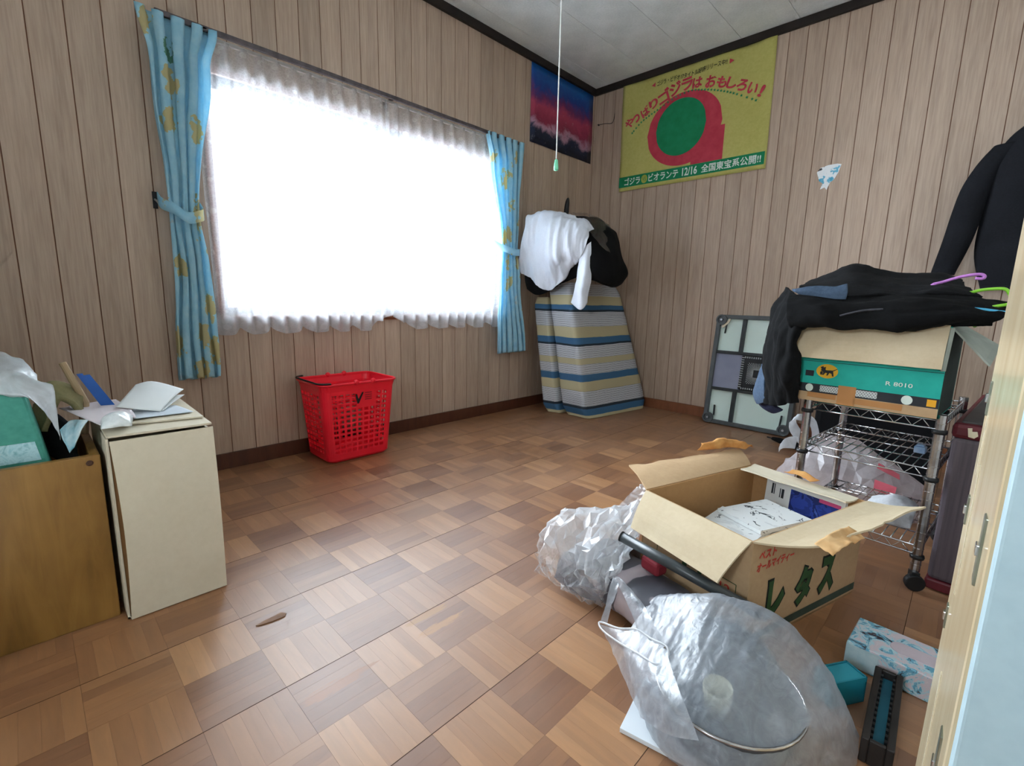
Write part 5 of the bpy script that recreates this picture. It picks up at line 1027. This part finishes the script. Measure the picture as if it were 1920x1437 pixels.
pw = cloth('plastic_wrap', [[(.85, -3.66, .635), (0.85, -3.50, 0.668), (0.85, -3.451, 0.653), (0.85, -3.425, 0.622)], [(.93, -3.66, .628), (.93, -3.50, .645), (.93, -3.448, .632), (.93, -3.415, .60)], [(.958, -3.66, .60), (.96, -3.50, .622), (.96, -3.445, .615), (.955, -3.395, .585)], [(.962, -3.44, .59), (.966, -3.425, .57), (.966, -3.41, .52), (.962, -3.398, .47)]], M_BAGW, None, 26, 26, .010, 20, 4, .0005, True); tag(pw, 'crumpled clear plastic wrap over the teal file box', 'plastic wrap')
dkc = cloth('dark_cloth', [[(.60, -3.56, .40), (.60, -3.42, .44), (.60, -3.37, .42)], [(.75, -3.56, .42), (.75, -3.42, .50), (.75, -3.37, .46)], [(.82, -3.44, .42), (.83, -3.41, .47), (.84, -3.37, .44)], [(.90, -3.40, .40), (.93, -3.385, .41), (.95, -3.365, .40)]], M_BLACKF, None, 20, 20, .012, 16, 2, .008); tag(dkc, 'dark cloth stuffed in the crate behind the file box', 'cloth')
kh = cloth('khaki_pouch', [[(.74, -3.43, .52), (.76, -3.39, .565), (.75, -3.345, .55)], [(.80, -3.43, .50), (.80, -3.395, .578), (.79, -3.345, .545)], [(.85, -3.42, .47), (.85, -3.385, .545), (.84, -3.345, .50)]], fabric('khaki_canvas', '#7d7654', '#948c66'), None, 20, 20, .010, 20, 6, .012); tag(kh, 'khaki canvas pouch behind the teal file box', 'pouch')
ro_ = MB().tube([(.80, -3.368, .632), (.80, -3.352, .58), (.80, -3.335, .525), (.80, -3.345, .44)], [.008, .0085, .009, .009], 12).build('wooden_stick', PM('pale_wood', '#a38c6c', '#b89f7c', 20, (1, 1, .2))); tag(ro_, 'pale wooden stick leaning in the crate beside a blue ruler', 'stick')
br = thing('blue_ruler', 'pair of blue plastic strips leaning in crate near the carton', 'ruler', (.80, -3.32, .42))
for dx in (0, .014): MB().add([(.80, -3.345+dx, .600-dx*.3), (.80, -3.333+dx, .601-dx*.3), (.80, -3.288+dx, .505), (.80, -3.300+dx, .500), (.804, -3.345+dx, .600-dx*.3), (.804, -3.333+dx, .601-dx*.3), (.804, -3.288+dx, .505), (.804, -3.300+dx, .500)], [(0, 1, 2, 3), (4, 7, 6, 5), (0, 4, 5, 1), (1, 5, 6, 2), (2, 6, 7, 3), (3, 7, 4, 0)]).build('strip', PM('royal_blue', '#1c4f9e', '#2560b4', 8, rough=.4), br)
lf = cloth('curled_booklet', [[(.93, -3.392, .487), (.90, -3.37, .500), (.965, -3.342, .508)], [(.938, -3.390, .465), (.92, -3.378, .485), (.965, -3.352, .495)], [(.945, -3.386, .448), (.945, -3.380, .460), (.965, -3.362, .476)], [(.95, -3.382, .432), (.952, -3.379, .438), (.958, -3.374, .446)]], PM('teal_white_print', '#4f9fb4', '#dce6e6', 24, rough=.5), None, 16, 16, .003, 20, 2, .002); tag(lf, 'curled teal and white booklet squeezed beside the tall carton', 'booklet')
bxc = thing('tall_carton', 'tall plain beige carton standing beside the wooden crate', 'carton', (.85, -3.21, 0))
cy0, cy1 = -3.322, -3.105
MB().box(.66, 1.028, cy0, cy0+.005, .002, .470).box(.66, 1.028, cy1-.005, cy1, .002, .455).box(.66, .665, cy0, cy1, .002, .468).box(.66, 1.028, cy0, cy1, .002, .007).build('carton_body', M_CARDW, bxc)
MB().box(1.016, 1.022, cy0+.006, cy1-.006, .008, .450).build('inner_flap', M_CARDIN, bxc)
rows = [[Vector((1.034+.010*math.sin(i/12*PI)+.004*(1-j/8)*math.sin(i/12*PI), cy0+.006+(cy1-cy0-.005)*j/8+.006*(1-j/8)*math.sin(i/12*PI), .003+.462*i/12)) for j in range(9)] for i in range(13)]
MB().grid(rows).build('front_panel', M_CARDW, bxc, smooth=False, solid=.005)
MB().add(*slabq([(1.036, cy0+.002, .474), (1.030, cy1, .470), (.70, cy1, .474), (.70, cy0, .478)], .005)).build('top_flap', M_CARDW, bxc); MB().add(*slabq([(.95, cy0+.004, .482), (.97, cy1-.004, .478), (.67, cy1-.002, .482), (.67, cy0+.002, .485)], .004)).build('top_flap', M_CARDW, bxc)
def paper(name, label, cat, ctrl, mat, amp=.002, th=.0012, seed=1, group=None): o = cloth(name, ctrl, mat, None, 12, 12, amp, 12, seed, th); tag(o, label, cat, group); return o
paper('paper_envelope', 'long pinkish envelope reaching over the crate from tall carton', 'envelope', [[(0.74, -3.267, 0.512), (.76, -3.33, .514), (0.80, -3.386, 0.516)], [(.85, -3.25, .503), (.87, -3.31, .508), (.88, -3.365, .512)], [(0.94, -3.25, 0.497), (.96, -3.29, .497), (0.985, -3.322, 0.496)]], M_PAPERP)
bb = thing('bubble_pack', 'shiny white bubble pack on the front of tall carton top', 'packet', (.97, -3.29, .49))
mb = MB(); rows = []
for i in range(13):
    u = i/12; row = []
    for j in range(13):
        v_ = j/12; h = .024*(math.sin(u*PI)*math.sin(v_*PI))**.5 if 0 < u < 1 and 0 < v_ < 1 else 0
        p = Vector((.93, -3.318, .499)).lerp(Vector((.93, -3.255, .499)), u).lerp(Vector((1.005, -3.325, .492)).lerp(Vector((1.005, -3.268, .490)), u), v_); row.append(p+Vector((0, 0, h+.003*noise.noise(p*60))))
    rows.append(row)
mb.grid(rows).build('packet_film', PM('bubble_white', '#dde3e3', '#eef2f2', 90, rough=.22, bump=.4), bb, smooth=True, solid=.002)
paper('folded_letter', 'large folded white letter standing up on the tall carton', 'letter', [[(0.88, -3.189, 0.492), (.865, -3.235, .502), (0.85, -3.279, 0.512)], [(.80, -3.145, .510), (.78, -3.19, .530), (.775, -3.245, .530)], [(0.72, -3.101, 0.520), (0.70, -3.171, 0.549), (0.70, -3.214, 0.544)]], M_PAPER)
paper('folded_letter', 'smaller folded white letter under the large one', 'letter', [[(.875, -3.183, .491), (.86, -3.20, .492)], [(.80, -3.140, .500), (.79, -3.17, .503)], [(.745, -3.105, .507), (.74, -3.15, .508)]], M_PAPER, seed=4)
paper('paper_sheet', 'bluish paper sheet lying flat under the letters on tall carton', 'paper', [[(.93, -3.255, .4905), (.925, -3.19, .489), (.92, -3.121, .487)], [(.87, -3.25, .4905), (.86, -3.19, .489), (.85, -3.13, .487)], [(.80, -3.243, .4905), (.80, -3.19, .489), (.79, -3.14, .487)]], M_PAPERB, .0008)
scp = MB().prism([(0, 0), (.006, .004), (.018, .020), (.028, .040), (.024, .048), (.012, .046), (.010, .036), (.004, .020)], .0012, xf((1.272, -3.104, .0012), .42) @ Matrix.Scale(1.35, 4)).build('paper_scrap', PM('brown_scrap', '#7d583c', '#926a4a', 30)); tag(scp, 'small brown torn scrap lying on the bare floor', 'scrap')
